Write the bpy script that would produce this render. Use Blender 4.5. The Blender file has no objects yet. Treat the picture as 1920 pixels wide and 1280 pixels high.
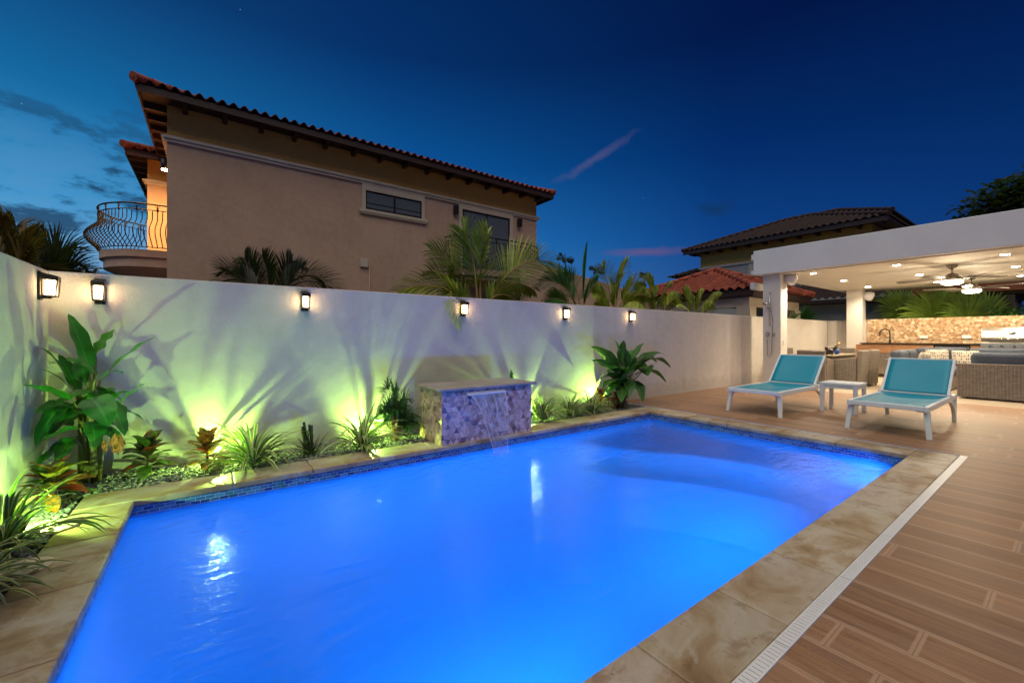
import bpy, math, random
from mathutils import Vector, Matrix
random.seed(11)
R = math.radians
V = Vector
sc = bpy.context.scene
COL = sc.collection
# ---------------------------------------------------------------- camera geometry (metres, camera stands at x=0, y=0)
FPX, EYE, HORIZON = 772.0, 1.2, 632.0
_a = math.atan2(1064, FPX)
FX, FY = math.cos(_a), math.sin(_a)
def ray(u, v):
    return FX*FPX + FY*(u-960), FY*FPX - FX*(u-960), HORIZON - v
def at(u, v, x=None, y=None, z=None):
    dx, dy, dz = ray(u, v)
    t = x/dx if x is not None else (y/dy if y is not None else (z-EYE)/dz)
    return V((dx*t, dy*t, EYE+dz*t))
# ---------------------------------------------------------------- mesh builder
class MB:
    def __init__(s):
        s.v = []; s.f = []; s.uv = []; s.c = []; s.sm = []
    def add(s, vs, fs, uvs=None, col=None, smooth=False):
        b = len(s.v)
        s.v.extend([tuple(p) for p in vs])
        for i, f in enumerate(fs):
            s.f.append([b+k for k in f])
            s.uv.append(uvs[i] if uvs else None)
            s.c.append(col)
            s.sm.append(smooth)
        return s
    def box(s, x0, y0, z0, x1, y1, z1, m=None, col=None):
        x0, x1 = min(x0, x1), max(x0, x1); y0, y1 = min(y0, y1), max(y0, y1); z0, z1 = min(z0, z1), max(z0, z1)
        p = [V((x, y, z)) for z in (z0, z1) for y in (y0, y1) for x in (x0, x1)]
        if m is not None: p = [m @ q for q in p]
        return s.add(p, [(0,2,3,1),(4,5,7,6),(0,1,5,4),(2,6,7,3),(0,4,6,2),(1,3,7,5)], col=col)
    def bar(s, p0, p1, w, h, up=V((0,0,1)), w1=None, h1=None, col=None):
        p0, p1 = V(p0), V(p1); d = (p1-p0).normalized()
        sd = d.cross(up)
        if sd.length < 1e-4: sd = d.cross(V((1,0,0)))
        sd.normalize(); un = sd.cross(d).normalized()
        w1 = w if w1 is None else w1; h1 = h if h1 is None else h1
        ps = []
        for p, a, b in ((p0, w, h), (p1, w1, h1)):
            for i, j in ((-1,-1),(1,-1),(1,1),(-1,1)):
                ps.append(p + sd*(i*a/2) + un*(j*b/2))
        return s.add(ps, [(3,2,1,0),(4,5,6,7),(0,1,5,4),(1,2,6,5),(2,3,7,6),(3,0,4,7)], col=col)
    def tube(s, pts, r, n=8, caps=True, col=None, smooth=True):
        pts = [V(p) for p in pts]; k = len(pts)
        rs = r if isinstance(r, (list, tuple)) else [r]*k
        ps = []; prev = None
        for i, p in enumerate(pts):
            d = (pts[min(i+1, k-1)] - pts[max(i-1, 0)])
            d = d.normalized() if d.length > 1e-9 else V((0,0,1))
            a = d.orthogonal() if prev is None else (prev - d*prev.dot(d))
            if a.length < 1e-6: a = d.orthogonal()
            a.normalize(); prev = a; b = d.cross(a)
            for j in range(n):
                t = 2*math.pi*j/n
                ps.append(p + (a*math.cos(t) + b*math.sin(t))*rs[i])
        fs = []
        for i in range(k-1):
            for j in range(n):
                j2 = (j+1) % n
                fs.append((i*n+j, i*n+j2, (i+1)*n+j2, (i+1)*n+j))
        s.add(ps, fs, col=col, smooth=smooth)
        if caps:
            b = len(s.v) - len(ps)
            for f in (list(range(n))[::-1], [(k-1)*n+j for j in range(n)]):
                s.f.append([b+q for q in f]); s.uv.append(None); s.c.append(col); s.sm.append(False)
        return s
    def lathe(s, prof, c, n=20, m=None, col=None, smooth=True, arc=1.0):
        c = V(c); ps = []; k = len(prof)
        nn = n if arc >= 1 else n+1
        for r, z in prof:
            for j in range(nn):
                t = 2*math.pi*arc*j/n
                q = V((r*math.cos(t), r*math.sin(t), z))
                ps.append(c + (m @ q if m is not None else q))
        fs = []
        for i in range(k-1):
            for j in range(n):
                j2 = (j+1) % nn
                fs.append((i*nn+j, i*nn+j2, (i+1)*nn+j2, (i+1)*nn+j))
        s.add(ps, fs, col=col, smooth=smooth)
        if arc >= 1:
            b = len(s.v) - len(ps)
            for i, rev in ((0, True), (k-1, False)):
                if prof[i][0] > 1e-5:
                    f = [b+i*nn+j for j in range(n)]
                    s.f.append(f[::-1] if rev else f); s.uv.append(None); s.c.append(col); s.sm.append(False)
        return s
    def prism(s, poly, z0, z1, m=None, col=None):
        n = len(poly)
        ps = [V((x, y, z0)) for x, y in poly] + [V((x, y, z1)) for x, y in poly]
        if m is not None: ps = [m @ p for p in ps]
        fs = [list(range(n))[::-1], list(range(n, 2*n))] + [(i, (i+1) % n, n+(i+1) % n, n+i) for i in range(n)]
        return s.add(ps, fs, col=col)
    def build(s, name, mat, parent=None, bevel=0, local=False, solid=0, segs=2):
        me = bpy.data.meshes.new(name)
        vs = s.v; o = None
        root = parent
        while root is not None and root.parent is not None: root = root.parent
        if parent is not None and not local:
            im = ROOT[root.name].inverted()
            vs = [tuple(im @ V(p)) for p in vs]
            org = None
        elif parent is None and not local:
            xs = [p[0] for p in vs]; ys = [p[1] for p in vs]; zs = [p[2] for p in vs]
            org = V(((min(xs)+max(xs))/2, (min(ys)+max(ys))/2, min(zs)))
            vs = [(p[0]-org.x, p[1]-org.y, p[2]-org.z) for p in vs]
        else: org = None
        me.from_pydata(vs, [], s.f)
        uvl = me.uv_layers.new(name='UVMap'); data = [0.0]*(2*len(me.loops))
        off = org if org is not None else V((0,0,0))
        src = s.v
        for i, p in enumerate(me.polygons):
            u = s.uv[i]
            if u is None:
                nx, ny, nz = (abs(q) for q in p.normal)
                for k, li in enumerate(p.loop_indices):
                    q = src[s.f[i][k]]
                    w = (q[0], q[1]) if nz >= nx and nz >= ny else ((q[0], q[2]) if ny >= nx else (q[1], q[2]))
                    data[2*li], data[2*li+1] = w
            else:
                for k, li in enumerate(p.loop_indices):
                    data[2*li], data[2*li+1] = u[k]
        uvl.data.foreach_set('uv', data)
        if any(c is not None for c in s.c):
            ca = me.color_attributes.new(name='Col', type='FLOAT_COLOR', domain='CORNER')
            cd = [1.0]*(4*len(me.loops))
            for i, p in enumerate(me.polygons):
                c = s.c[i] or (1,1,1)
                for li in p.loop_indices:
                    cd[4*li:4*li+3] = c[:3]
            ca.data.foreach_set('color', cd)
        me.polygons.foreach_set('use_smooth', s.sm)
        me.materials.append(mat)
        o = bpy.data.objects.new(name, me); COL.objects.link(o)
        if parent is not None: o.parent = parent
        elif org is not None: o.location = org
        if solid:
            md = o.modifiers.new('thick', 'SOLIDIFY'); md.thickness = solid; md.offset = 0
        if bevel:
            md = o.modifiers.new('edge', 'BEVEL'); md.width = bevel; md.segments = segs; md.limit_method = 'ANGLE'; md.angle_limit = R(40)
        return o
ROOT = {}
def tag(o, label=None, cat=None, group=None, kind=None):
    if label: o['label'] = label
    if cat: o['category'] = cat
    if group: o['group'] = group
    if kind: o['kind'] = kind
    return o
def thing(name, label, cat, loc=(0,0,0), rz=0, group=None):
    o = bpy.data.objects.new(name, None); COL.objects.link(o)
    o.empty_display_size = 0.1
    o.location = loc; o.rotation_euler = (0, 0, rz)
    ROOT[o.name] = Matrix.Translation(V(loc)) @ Matrix.Rotation(rz, 4, 'Z')
    return tag(o, label, cat, group)
def struct(name, mb, mat, **k):
    return tag(mb.build(name, mat, **k), kind='structure')
def dup(o, loc=None, rz=None, label=None, group=None):
    r = o.copy(); COL.objects.link(r)
    if loc is not None: r.location = loc
    if rz is not None: r.rotation_euler = (0, 0, rz)
    if label: r['label'] = label
    if group: r['group'] = group
    def rec(a, b):
        for ch in list(a.children):
            c = ch.copy(); COL.objects.link(c); c.parent = b; rec(ch, c)
    rec(o, r)
    return r
# ---------------------------------------------------------------- materials
def N(nt, t, **k):
    n = nt.nodes.new(t)
    for a, b in k.items():
        if a.startswith('i_'):
            key = a[2:].replace('_', ' ')
            n.inputs[key].default_value = b
        else: setattr(n, a, b)
    return n
def newmat(name):
    m = bpy.data.materials.new(name); m.use_nodes = True
    nt = m.node_tree; bs = nt.nodes['Principled BSDF']
    return m, nt, bs, nt.links.new
def rgba(c): return (c[0], c[1], c[2], 1)
def mixc(nt, L, fac, a, b, mode='MIX'):
    n = nt.nodes.new('ShaderNodeMix'); n.data_type = 'RGBA'; n.blend_type = mode
    for sock, val in ((n.inputs[0], fac), (n.inputs[6], a), (n.inputs[7], b)):
        if hasattr(val, 'links') or isinstance(val, bpy.types.NodeSocket): L(val, sock)
        elif isinstance(val, (int, float)): sock.default_value = val
        else: sock.default_value = rgba(val)
    return n.outputs[2]
def math_(nt, L, op, a, b=None, c=None, clamp=False):
    n = nt.nodes.new('ShaderNodeMath'); n.operation = op; n.use_clamp = clamp
    for i, val in enumerate((a, b, c)):
        if val is None: continue
        if isinstance(val, bpy.types.NodeSocket): L(val, n.inputs[i])
        else: n.inputs[i].default_value = val
    return n.outputs[0]
def ramp(nt, L, fac, stops, interp='LINEAR'):
    n = nt.nodes.new('ShaderNodeValToRGB'); n.color_ramp.interpolation = interp
    el = n.color_ramp.elements
    while len(el) < len(stops): el.new(0.5)
    for e, (p, c) in zip(el, stops):
        e.position = p; e.color = rgba(c) if not isinstance(c, (int, float)) else (c, c, c, 1)
    L(fac, n.inputs[0]); return n.outputs[0]
def coords(nt, kind='Object', scale=None):
    tc = nt.nodes.new('ShaderNodeTexCoord'); o = tc.outputs[kind]
    if scale is not None:
        mp = nt.nodes.new('ShaderNodeMapping'); mp.inputs['Scale'].default_value = scale if isinstance(scale, (tuple, list)) else (scale,)*3
        nt.links.new(o, mp.inputs['Vector']); o = mp.outputs[0]
    return o
def noise(nt, L, vec, scale, detail=4, rough=.55, dist=0):
    n = N(nt, 'ShaderNodeTexNoise', i_Scale=scale, i_Detail=detail, i_Roughness=rough, i_Distortion=dist)
    L(vec, n.inputs['Vector']); return n.outputs['Fac']
def bump(nt, L, bs, height, strength=.3, dist=.01):
    b = N(nt, 'ShaderNodeBump', i_Strength=strength, i_Distance=dist)
    L(height, b.inputs['Height']); L(b.outputs[0], bs.inputs['Normal'])
def pm(name, col, rough=.5, metal=0, var=.15, vscale=3, bscale=0, bstr=.2, bdist=.005, coat=0, spec=None, col2=None, coord='Object', aniso=None):
    """painted / plaster / plastic surface with mottling and optional relief"""
    m, nt, bs, L = newmat(name)
    vec = coords(nt, coord, aniso)
    f = noise(nt, L, vec, vscale, 5)
    f = ramp(nt, L, f, [(.3, 0.), (.7, 1.)])
    c2 = col2 or tuple(q*(1-var) for q in col)
    L(mixc(nt, L, f, col, c2), bs.inputs['Base Color'])
    bs.inputs['Metallic'].default_value = metal
    rf = noise(nt, L, vec, vscale*4, 3)
    L(math_(nt, L, 'MULTIPLY_ADD', rf, .2, rough-.1), bs.inputs['Roughness'])
    if coat: bs.inputs['Coat Weight'].default_value = coat
    if spec is not None: bs.inputs['Specular IOR Level'].default_value = spec
    if bscale: bump(nt, L, bs, noise(nt, L, vec, bscale, 6, .6), bstr, bdist)
    return m
def emit(name, col, strength):
    m, nt, bs, L = newmat(name)
    bs.inputs['Base Color'].default_value = rgba((.8, .8, .8))
    bs.inputs['Emission Color'].default_value = rgba(col); bs.inputs['Emission Strength'].default_value = strength
    return m
M = {}
def stucco(name, col, var=.14, bstr=.6):
    m, nt, bs, L = newmat(name)
    vec = coords(nt)
    big = noise(nt, L, vec, .9, 6, .6); mid = noise(nt, L, vec, 7, 4)
    f = ramp(nt, L, math_(nt, L, 'MULTIPLY_ADD', mid, .35, math_(nt, L, 'MULTIPLY', big, .65)), [(.35, 0.), (.65, 1.)])
    c = mixc(nt, L, f, tuple(q*(1-var) for q in col), col)
    st = ramp(nt, L, noise(nt, L, coords(nt, 'Object', (3, 3, .5)), 1.3, 4), [(.56, 0.), (.8, .34)])
    c = mixc(nt, L, st, c, tuple(q*.6 for q in col))
    sp = nt.nodes.new('ShaderNodeSeparateXYZ'); L(vec, sp.inputs[0])
    sp_h = math_(nt, L, 'ADD', sp.outputs[2], math_(nt, L, 'MULTIPLY', noise(nt, L, vec, 5, 6, .65), -.55))
    L(mixc(nt, L, ramp(nt, L, sp_h, [(.0, .2), (.12, .0)]), c, (.20, .16, .12)), bs.inputs['Base Color'])
    bs.inputs['Roughness'].default_value = .85
    h = math_(nt, L, 'ADD', math_(nt, L, 'MULTIPLY', noise(nt, L, vec, 60, 6, .65), .6), math_(nt, L, 'MULTIPLY', noise(nt, L, vec, 9, 5, .6), 1.2))
    bump(nt, L, bs, h, bstr, .012)
    return m
M['wall'] = stucco('white_stucco', (.615, .575, .53))
M['house'] = stucco('tan_stucco', (.60, .41, .29), .2)
M['house_band'] = stucco('ochre_stucco', (.62, .345, .075))
M['house_grey'] = stucco('grey_stucco', (.40, .39, .35))
M['paint'] = pm('white_paint', (.80, .80, .79), .6, var=.08, vscale=2, bscale=30, bstr=.08)
M['soffit'] = pm('soffit_paint', (.74, .70, .64), .7, var=.06, vscale=1.5, bscale=40, bstr=.05)
M['trim'] = pm('cream_trim', (.62, .53, .40), .7, var=.15, vscale=2, bscale=25, bstr=.1)
M['white_metal'] = pm('white_powder_coat', (.80, .85, .87), .38, var=.06, vscale=6, bscale=120, bstr=.04)
M['black_metal'] = pm('black_bronze_metal', (.028, .022, .018), .42, metal=.3, var=.4, vscale=20, bscale=160, bstr=.15)
M['iron'] = pm('wrought_iron', (.012, .011, .011), .8, metal=0, var=.4, vscale=8, spec=.15)
M['steel'] = pm('brushed_steel', (.62, .58, .52), .3, metal=1, var=.2, vscale=2, aniso=(1, 40, 1), bscale=20, bstr=.03)
M['chrome'] = pm('chrome', (.5, .5, .52), .12, metal=1, var=.05)
M['nickel'] = pm('brushed_nickel', (.45, .41, .36), .28, metal=1, var=.15, vscale=9)
M['dark_wood'] = pm('dark_stained_wood', (.05, .022, .012), .55, var=.5, vscale=3, aniso=(1, 1, 8), bscale=20, bstr=.3)
M['blade_wood'] = pm('silver_blade', (.13, .11, .095), .4, var=.25, vscale=4, aniso=(8, 1, 1))
M['glass_dark'] = pm('dark_window_glass', (.02, .026, .03), .06, var=.1, coat=.5)
M['glass_blind'] = None
M['grey_fabric'] = pm('slate_cushion_fabric', (.070, .088, .122), .9, var=.25, vscale=4, bscale=260, bstr=.5, bdist=.002)
M['plastic'] = pm('white_plastic', (.75, .75, .74), .35, var=.05, vscale=5)
M['grey_marble'] = pm('veined_grey_stone', (.40, .365, .33), .35, var=.35, vscale=5, col2=(.24, .19, .15), bscale=40, bstr=.1)
M['soil'] = pm('dark_soil', (.03, .025, .02), .95, var=.5, vscale=12, bscale=30, bstr=.8, bdist=.03)
M['ground'] = pm('dry_ground', (.09, .075, .05), .95, var=.5, vscale=.6, bscale=6, bstr=.8, bdist=.05)
M['stone_top'] = pm('table_stone', (.30, .25, .17), .5, var=.35, vscale=9, bscale=40, bstr=.15)
M['counter'] = pm('dark_counter_stone', (.06, .035, .022), .25, var=.5, vscale=25)
M['copper'] = pm('dark_bucket_metal', (.10, .085, .075), .25, metal=.9, var=.2, vscale=6)
M['bottle'] = pm('dark_bottle_glass', (.01, .02, .012), .08, var=.1, coat=.6)
M['gold_foil'] = pm('gold_foil', (.55, .36, .10), .3, metal=.9, var=.3, vscale=30, bscale=90, bstr=.5)
M['blue_cap'] = pm('blue_plastic', (.01, .06, .35), .3, var=.1)
M['lens'] = emit('garden_lamp_lens', (.85, 1, .55), 40)
M['lantern_glass'] = emit('lantern_glass_lit', (1, .64, .30), 25)
M['downlight'] = emit('downlight_lit', (1, .84, .62), 240)
M['fan_glass'] = emit('fan_lamp_lit', (1, .84, .6), 5)
M['pool_lens'] = emit('pool_lamp_lens', (.06, .3, 1), 6)

def blind():
    m, nt, bs, L = newmat('glass_with_blind')
    uv = coords(nt, 'UV')
    w = N(nt, 'ShaderNodeTexWave', wave_type='BANDS', bands_direction='Y', i_Scale=6.0, i_Distortion=.8, i_Detail=2)
    L(uv, w.inputs['Vector'])
    L(mixc(nt, L, w.outputs['Fac'], (.10, .115, .12), (.16, .175, .18)), bs.inputs['Base Color'])
    bs.inputs['Roughness'].default_value = .12; bs.inputs['Coat Weight'].default_value = .6
    return m
M['glass_blind'] = blind()

def deck():
    m, nt, bs, L = newmat('wood_plank_tile')
    tc = nt.nodes.new('ShaderNodeTexCoord')
    sp = nt.nodes.new('ShaderNodeSeparateXYZ'); L(tc.outputs['UV'], sp.inputs[0])
    cb = nt.nodes.new('ShaderNodeCombineXYZ'); L(sp.outputs[0], cb.inputs[1])
    row = math_(nt, L, 'FLOOR', math_(nt, L, 'DIVIDE', sp.outputs[0], .2135))
    wn = N(nt, 'ShaderNodeTexWhiteNoise', noise_dimensions='1D'); L(row, wn.inputs['W'])
    L(math_(nt, L, 'MULTIPLY_ADD', wn.outputs['Value'], 1.2, sp.outputs[1]), cb.inputs[0])
    def brick(ms, c1, c2, cm, sm=.1):
        b = N(nt, 'ShaderNodeTexBrick', offset=0., offset_frequency=2, squash=1.0, i_Scale=1.0)
        b.inputs['Brick Width'].default_value = 1.2; b.inputs['Row Height'].default_value = .2135
        b.inputs['Mortar Size'].default_value = ms; b.inputs['Mortar Smooth'].default_value = sm
        b.inputs['Color1'].default_value = rgba(c1); b.inputs['Color2'].default_value = rgba(c2); b.inputs['Mortar'].default_value = rgba(cm)
        L(cb.outputs[0], b.inputs['Vector']); return b
    rnd = brick(.0, (0, 0, 0), (1, 1, 1), (0, 0, 0))
    # shift the grain per plank
    off = nt.nodes.new('ShaderNodeVectorMath'); off.operation = 'MULTIPLY_ADD'
    L(rnd.outputs['Color'], off.inputs[0]); off.inputs[1].default_value = (13.7, 7.1, 3.3); L(cb.outputs[0], off.inputs[2])
    mp = nt.nodes.new('ShaderNodeMapping'); mp.inputs['Scale'].default_value = (.7, 14, 1); L(off.outputs[0], mp.inputs['Vector'])
    g = noise(nt, L, mp.outputs[0], 3.0, 7, .62, .6)
    mp2 = nt.nodes.new('ShaderNodeMapping'); mp2.inputs['Scale'].default_value = (.5, 3, 1); L(off.outputs[0], mp2.inputs['Vector'])
    g2 = noise(nt, L, mp2.outputs[0], 2.2, 4, .5, .3)
    wood = ramp(nt, L, g, [(.25, (.185, .088, .038)), (.5, (.31, .165, .078)), (.75, (.42, .245, .125))])
    wood = mixc(nt, L, ramp(nt, L, g2, [(.35, 0.), (.7, .55)]), wood, (.27, .175, .125))
    tone = mixc(nt, L, rnd.outputs['Color'], (.80, .78, .78), (1.14, 1.1, 1.06))
    wood = mixc(nt, L, 1.0, wood, tone, 'MULTIPLY')
    j = brick(.0165, (0, 0, 0), (0, 0, 0), (1, 1, 1), .35)
    col = mixc(nt, L, math_(nt, L, 'MULTIPLY', j.outputs['Color'], .52), wood, (.54, .355, .225))
    k = brick(.0022, (0, 0, 0), (0, 0, 0), (1, 1, 1), .2)
    col = mixc(nt, L, math_(nt, L, 'MULTIPLY', k.outputs['Color'], .6), col, (.16, .11, .08))
    L(col, bs.inputs['Base Color'])
    L(math_(nt, L, 'MULTIPLY_ADD', g, .25, .34), bs.inputs['Roughness'])
    w = N(nt, 'ShaderNodeTexWave', wave_type='BANDS', bands_direction='Y', i_Scale=26, i_Distortion=.3, i_Detail=1)
    L(cb.outputs[0], w.inputs['Vector'])
    h = math_(nt, L, 'SUBTRACT', math_(nt, L, 'MULTIPLY_ADD', w.outputs['Fac'], .35, math_(nt, L, 'MULTIPLY', g, .5)), math_(nt, L, 'MULTIPLY', k.outputs['Color'], 1.5))
    bump(nt, L, bs, h, .35, .004)
    return m
M['deck'] = deck()

def coping():
    m, nt, bs, L = newmat('travertine_coping')
    vec = coords(nt, 'Object')
    a = noise(nt, L, coords(nt, 'Object', (1, 1.6, 1)), 2.3, 8, .62, .6)
    b = noise(nt, L, vec, 6.5, 8, .68, .7)
    at_ = N(nt, 'ShaderNodeAttribute', attribute_name='Col')
    c = ramp(nt, L, a, [(.30, (.24, .15, .075)), (.43, (.37, .26, .145)), (.52, (.45, .37, .26)), (.62, (.51, .45, .36)), (.75, (.44, .38, .28))])
    blot = ramp(nt, L, b, [(.54, 0.), (.62, .5), (.8, .6)])
    c = mixc(nt, L, blot, c, (.24, .135, .06))
    w = ramp(nt, L, noise(nt, L, vec, 4.1, 8, .66, .8), [(.56, 0.), (.66, .55)])
    c = mixc(nt, L, w, c, (.55, .50, .43))
    c = mixc(nt, L, 1.0, c, at_.outputs['Color'], 'MULTIPLY')
    pit = ramp(nt, L, noise(nt, L, vec, 45, 3), [(.68, 0.), (.74, 1.)])
    c = mixc(nt, L, math_(nt, L, 'MULTIPLY', pit, .6), c, (.06, .04, .025))
    L(c, bs.inputs['Base Color'])
    L(math_(nt, L, 'MULTIPLY_ADD', b, .3, .3), bs.inputs['Roughness'])
    bump(nt, L, bs, math_(nt, L, 'SUBTRACT', b, pit), .2, .004)
    return m
M['coping'] = coping()

def tiles_band():
    m, nt, bs, L = newmat('glass_waterline_tile')
    uv = coords(nt, 'UV')
    b = N(nt, 'ShaderNodeTexBrick', offset=.5, offset_frequency=2, i_Scale=1.0, i_Bias=-.1)
    b.inputs['Brick Width'].default_value = .062; b.inputs['Row Height'].default_value = .0265
    b.inputs['Mortar Size'].default_value = .0014; b.inputs['Mortar Smooth'].default_value = .1
    b.inputs['Color1'].default_value = rgba((.02, .07, .30)); b.inputs['Color2'].default_value = rgba((.10, .32, .58)); b.inputs['Mortar'].default_value = rgba((.6, .65, .7))
    L(uv, b.inputs['Vector'])
    n = noise(nt, L, uv, 9, 3)
    c = mixc(nt, L, ramp(nt, L, n, [(.55, 0.), (.68, .7)]), b.outputs['Color'], (.04, .22, .17))
    L(c, bs.inputs['Base Color']); bs.inputs['Roughness'].default_value = .12
    bump(nt, L, bs, b.outputs['Fac'], -.3, .002)
    return m
M['tile_band'] = tiles_band()
def plaster():
    m, nt, bs, L = newmat('pool_plaster')
    f = noise(nt, L, coords(nt), 1.2, 5)
    L(mixc(nt, L, f, (.52, .60, .66), (.64, .71, .76)), bs.inputs['Base Color'])
    bs.inputs['Roughness'].default_value = .8
    bump(nt, L, bs, noise(nt, L, coords(nt), 30, 4), .1, .005)
    return m
M['plaster'] = plaster()

def water():
    m, nt, bs, L = newmat('pool_water')
    nt.nodes.remove(bs); out = nt.nodes['Material Output']
    tr = N(nt, 'ShaderNodeBsdfTransparent'); tr.inputs[0].default_value = (.26, .58, 1.0, 1)
    gl = N(nt, 'ShaderNodeBsdfGlossy'); gl.inputs['Roughness'].default_value = .20
    vec = coords(nt, 'Object')
    h1 = noise(nt, L, coords(nt, 'Object', (1.0, 2.2, 1)), 5.5, 3, .5, .4)
    h2 = noise(nt, L, coords(nt, 'Object', (1.0, 1.9, 1)), 26, 4, .6, .5)
    h = math_(nt, L, 'MULTIPLY_ADD', h2, .22, math_(nt, L, 'MULTIPLY', h1, .9))
    bp = N(nt, 'ShaderNodeBump', i_Strength=.5, i_Distance=.02); L(h, bp.inputs['Height'])
    L(bp.outputs[0], gl.inputs['Normal'])
    rf = N(nt, 'ShaderNodeBsdfRefraction', i_Roughness=.34, i_IOR=1.33); rf.inputs['Color'].default_value = (.02, .285, .395, 1)
    m0 = N(nt, 'ShaderNodeMixShader', i_Fac=.23); L(rf.outputs[0], m0.inputs[1]); L(tr.outputs[0], m0.inputs[2])
    fr = N(nt, 'ShaderNodeFresnel', i_IOR=1.33); L(bp.outputs[0], fr.inputs['Normal'])
    mx = N(nt, 'ShaderNodeMixShader')
    L(fr.outputs[0], mx.inputs[0]); L(m0.outputs[0], mx.inputs[1]); L(gl.outputs[0], mx.inputs[2])
    L(mx.outputs[0], out.inputs['Surface'])
    return m
M['water'] = water()
def falling():
    m, nt, bs, L = newmat('falling_water_sheet')
    nt.nodes.remove(bs); out = nt.nodes['Material Output']
    tr = N(nt, 'ShaderNodeBsdfTransparent'); tr.inputs[0].default_value = (.93, .95, 1, 1)
    df = N(nt, 'ShaderNodeBsdfPrincipled'); df.inputs['Base Color'].default_value = (.75, .8, .9, 1); df.inputs['Roughness'].default_value = .15
    uv = coords(nt, 'UV', (30, 1.1, 1))
    n = noise(nt, L, uv, 1.0, 5, .6)
    sp = nt.nodes.new('ShaderNodeSeparateXYZ'); L(coords(nt, 'UV'), sp.inputs[0])
    e = math_(nt, L, 'ABSOLUTE', math_(nt, L, 'MULTIPLY_ADD', sp.outputs[0], 2, -1))
    edge = math_(nt, L, 'MULTIPLY', math_(nt, L, 'GREATER_THAN', e, .95), .45)
    f = math_(nt, L, 'ADD', ramp(nt, L, n, [(.45, .04), (.71, .54)]), edge, clamp=True)
    mx = N(nt, 'ShaderNodeMixShader'); L(f, mx.inputs[0]); L(tr.outputs[0], mx.inputs[1]); L(df.outputs[0], mx.inputs[2])
    L(mx.outputs[0], out.inputs['Surface'])
    return m
M['falling'] = falling()

def colored(name, rough=.5, vscale=8, var=.3, bscale=40, bstr=.4, bdist=.006, spec=.5):
    """base colour per stone / tile / pebble from the mesh, mottled"""
    m, nt, bs, L = newmat(name)
    at_ = N(nt, 'ShaderNodeAttribute', attribute_name='Col')
    vec = coords(nt)
    f = noise(nt, L, vec, vscale, 5, .65, .6)
    k = mixc(nt, L, f, (1-var,)*3, (1+var,)*3)
    L(mixc(nt, L, 1.0, at_.outputs['Color'], k, 'MULTIPLY'), bs.inputs['Base Color'])
    bs.inputs['Roughness'].default_value = rough; bs.inputs['Specular IOR Level'].default_value = spec
    bump(nt, L, bs, noise(nt, L, vec, bscale, 5, .6), bstr, bdist)
    return m
M['shell_tile'] = colored('shell_mosaic', .3, 34, .85, 60, .35, .004)
M['stone_clad'] = colored('split_stone', .7, 14, .45, 50, .6, .008)
M['pebble'] = colored('grey_pebbles', .75, 40, .3, 90, .3, .003)

def terracotta(name, c1, c2, c3):
    m, nt, bs, L = newmat(name)
    uv = coords(nt, 'UV')
    b = N(nt, 'ShaderNodeTexBrick', offset=0., i_Scale=1.0)
    b.inputs['Brick Width'].default_value = .22; b.inputs['Row Height'].default_value = .36; b.inputs['Mortar Size'].default_value = .008; b.inputs['Mortar Smooth'].default_value = .6
    b.inputs['Color1'].default_value = rgba(c1); b.inputs['Color2'].default_value = rgba(c2); b.inputs['Mortar'].default_value = rgba(tuple(q*.3 for q in c1))
    L(uv, b.inputs['Vector'])
    f = noise(nt, L, coords(nt), 3, 5)
    L(mixc(nt, L, ramp(nt, L, f, [(.4, 0.), (.75, .7)]), b.outputs['Color'], c3), bs.inputs['Base Color'])
    bs.inputs['Roughness'].default_value = .8
    bump(nt, L, bs, b.outputs['Fac'], -.5, .01)
    return m
M['terracotta'] = terracotta('terracotta_tile', (.30, .058, .026), (.40, .09, .04), (.20, .05, .03))
M['roof_dark'] = terracotta('dark_roof_tile', (.030, .012, .008), (.045, .018, .012), (.016, .010, .008))  # much darker red-brown set of the roof tile colours

def wicker(name, c1, c2, vertical=False):
    m, nt, bs, L = newmat(name)
    uv = coords(nt, 'UV')
    b = N(nt, 'ShaderNodeTexBrick', offset=.5, offset_frequency=2, i_Scale=1.0)
    b.inputs['Brick Width'].default_value = .055; b.inputs['Row Height'].default_value = .022
    b.inputs['Mortar Size'].default_value = .004; b.inputs['Mortar Smooth'].default_value = .8
    b.inputs['Color1'].default_value = rgba(c1); b.inputs['Color2'].default_value = rgba(c2); b.inputs['Mortar'].default_value = rgba(tuple(q*.35 for q in c1))
    L(uv, b.inputs['Vector'])
    w = N(nt, 'ShaderNodeTexWave', wave_type='BANDS', bands_direction='X', i_Scale=7.0, i_Distortion=.2)
    L(uv, w.inputs['Vector'])
    f = noise(nt, L, coords(nt, 'UV', (5, 60, 1)), 1.0, 3)
    c = mixc(nt, L, 1.0, b.outputs['Color'], mixc(nt, L, f, (.75,)*3, (1.2,)*3), 'MULTIPLY')
    c = mixc(nt, L, 1.0, c, mixc(nt, L, w.outputs['Fac'], (.82,)*3, (1.08,)*3), 'MULTIPLY')
    L(c, bs.inputs['Base Color']); bs.inputs['Roughness'].default_value = .55
    bump(nt, L, bs, math_(nt, L, 'SUBTRACT', w.outputs['Fac'], b.outputs['Fac']), .6, .004)
    return m
M['wicker'] = wicker('grey_brown_wicker', (.20, .165, .13), (.30, .255, .205))
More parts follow.
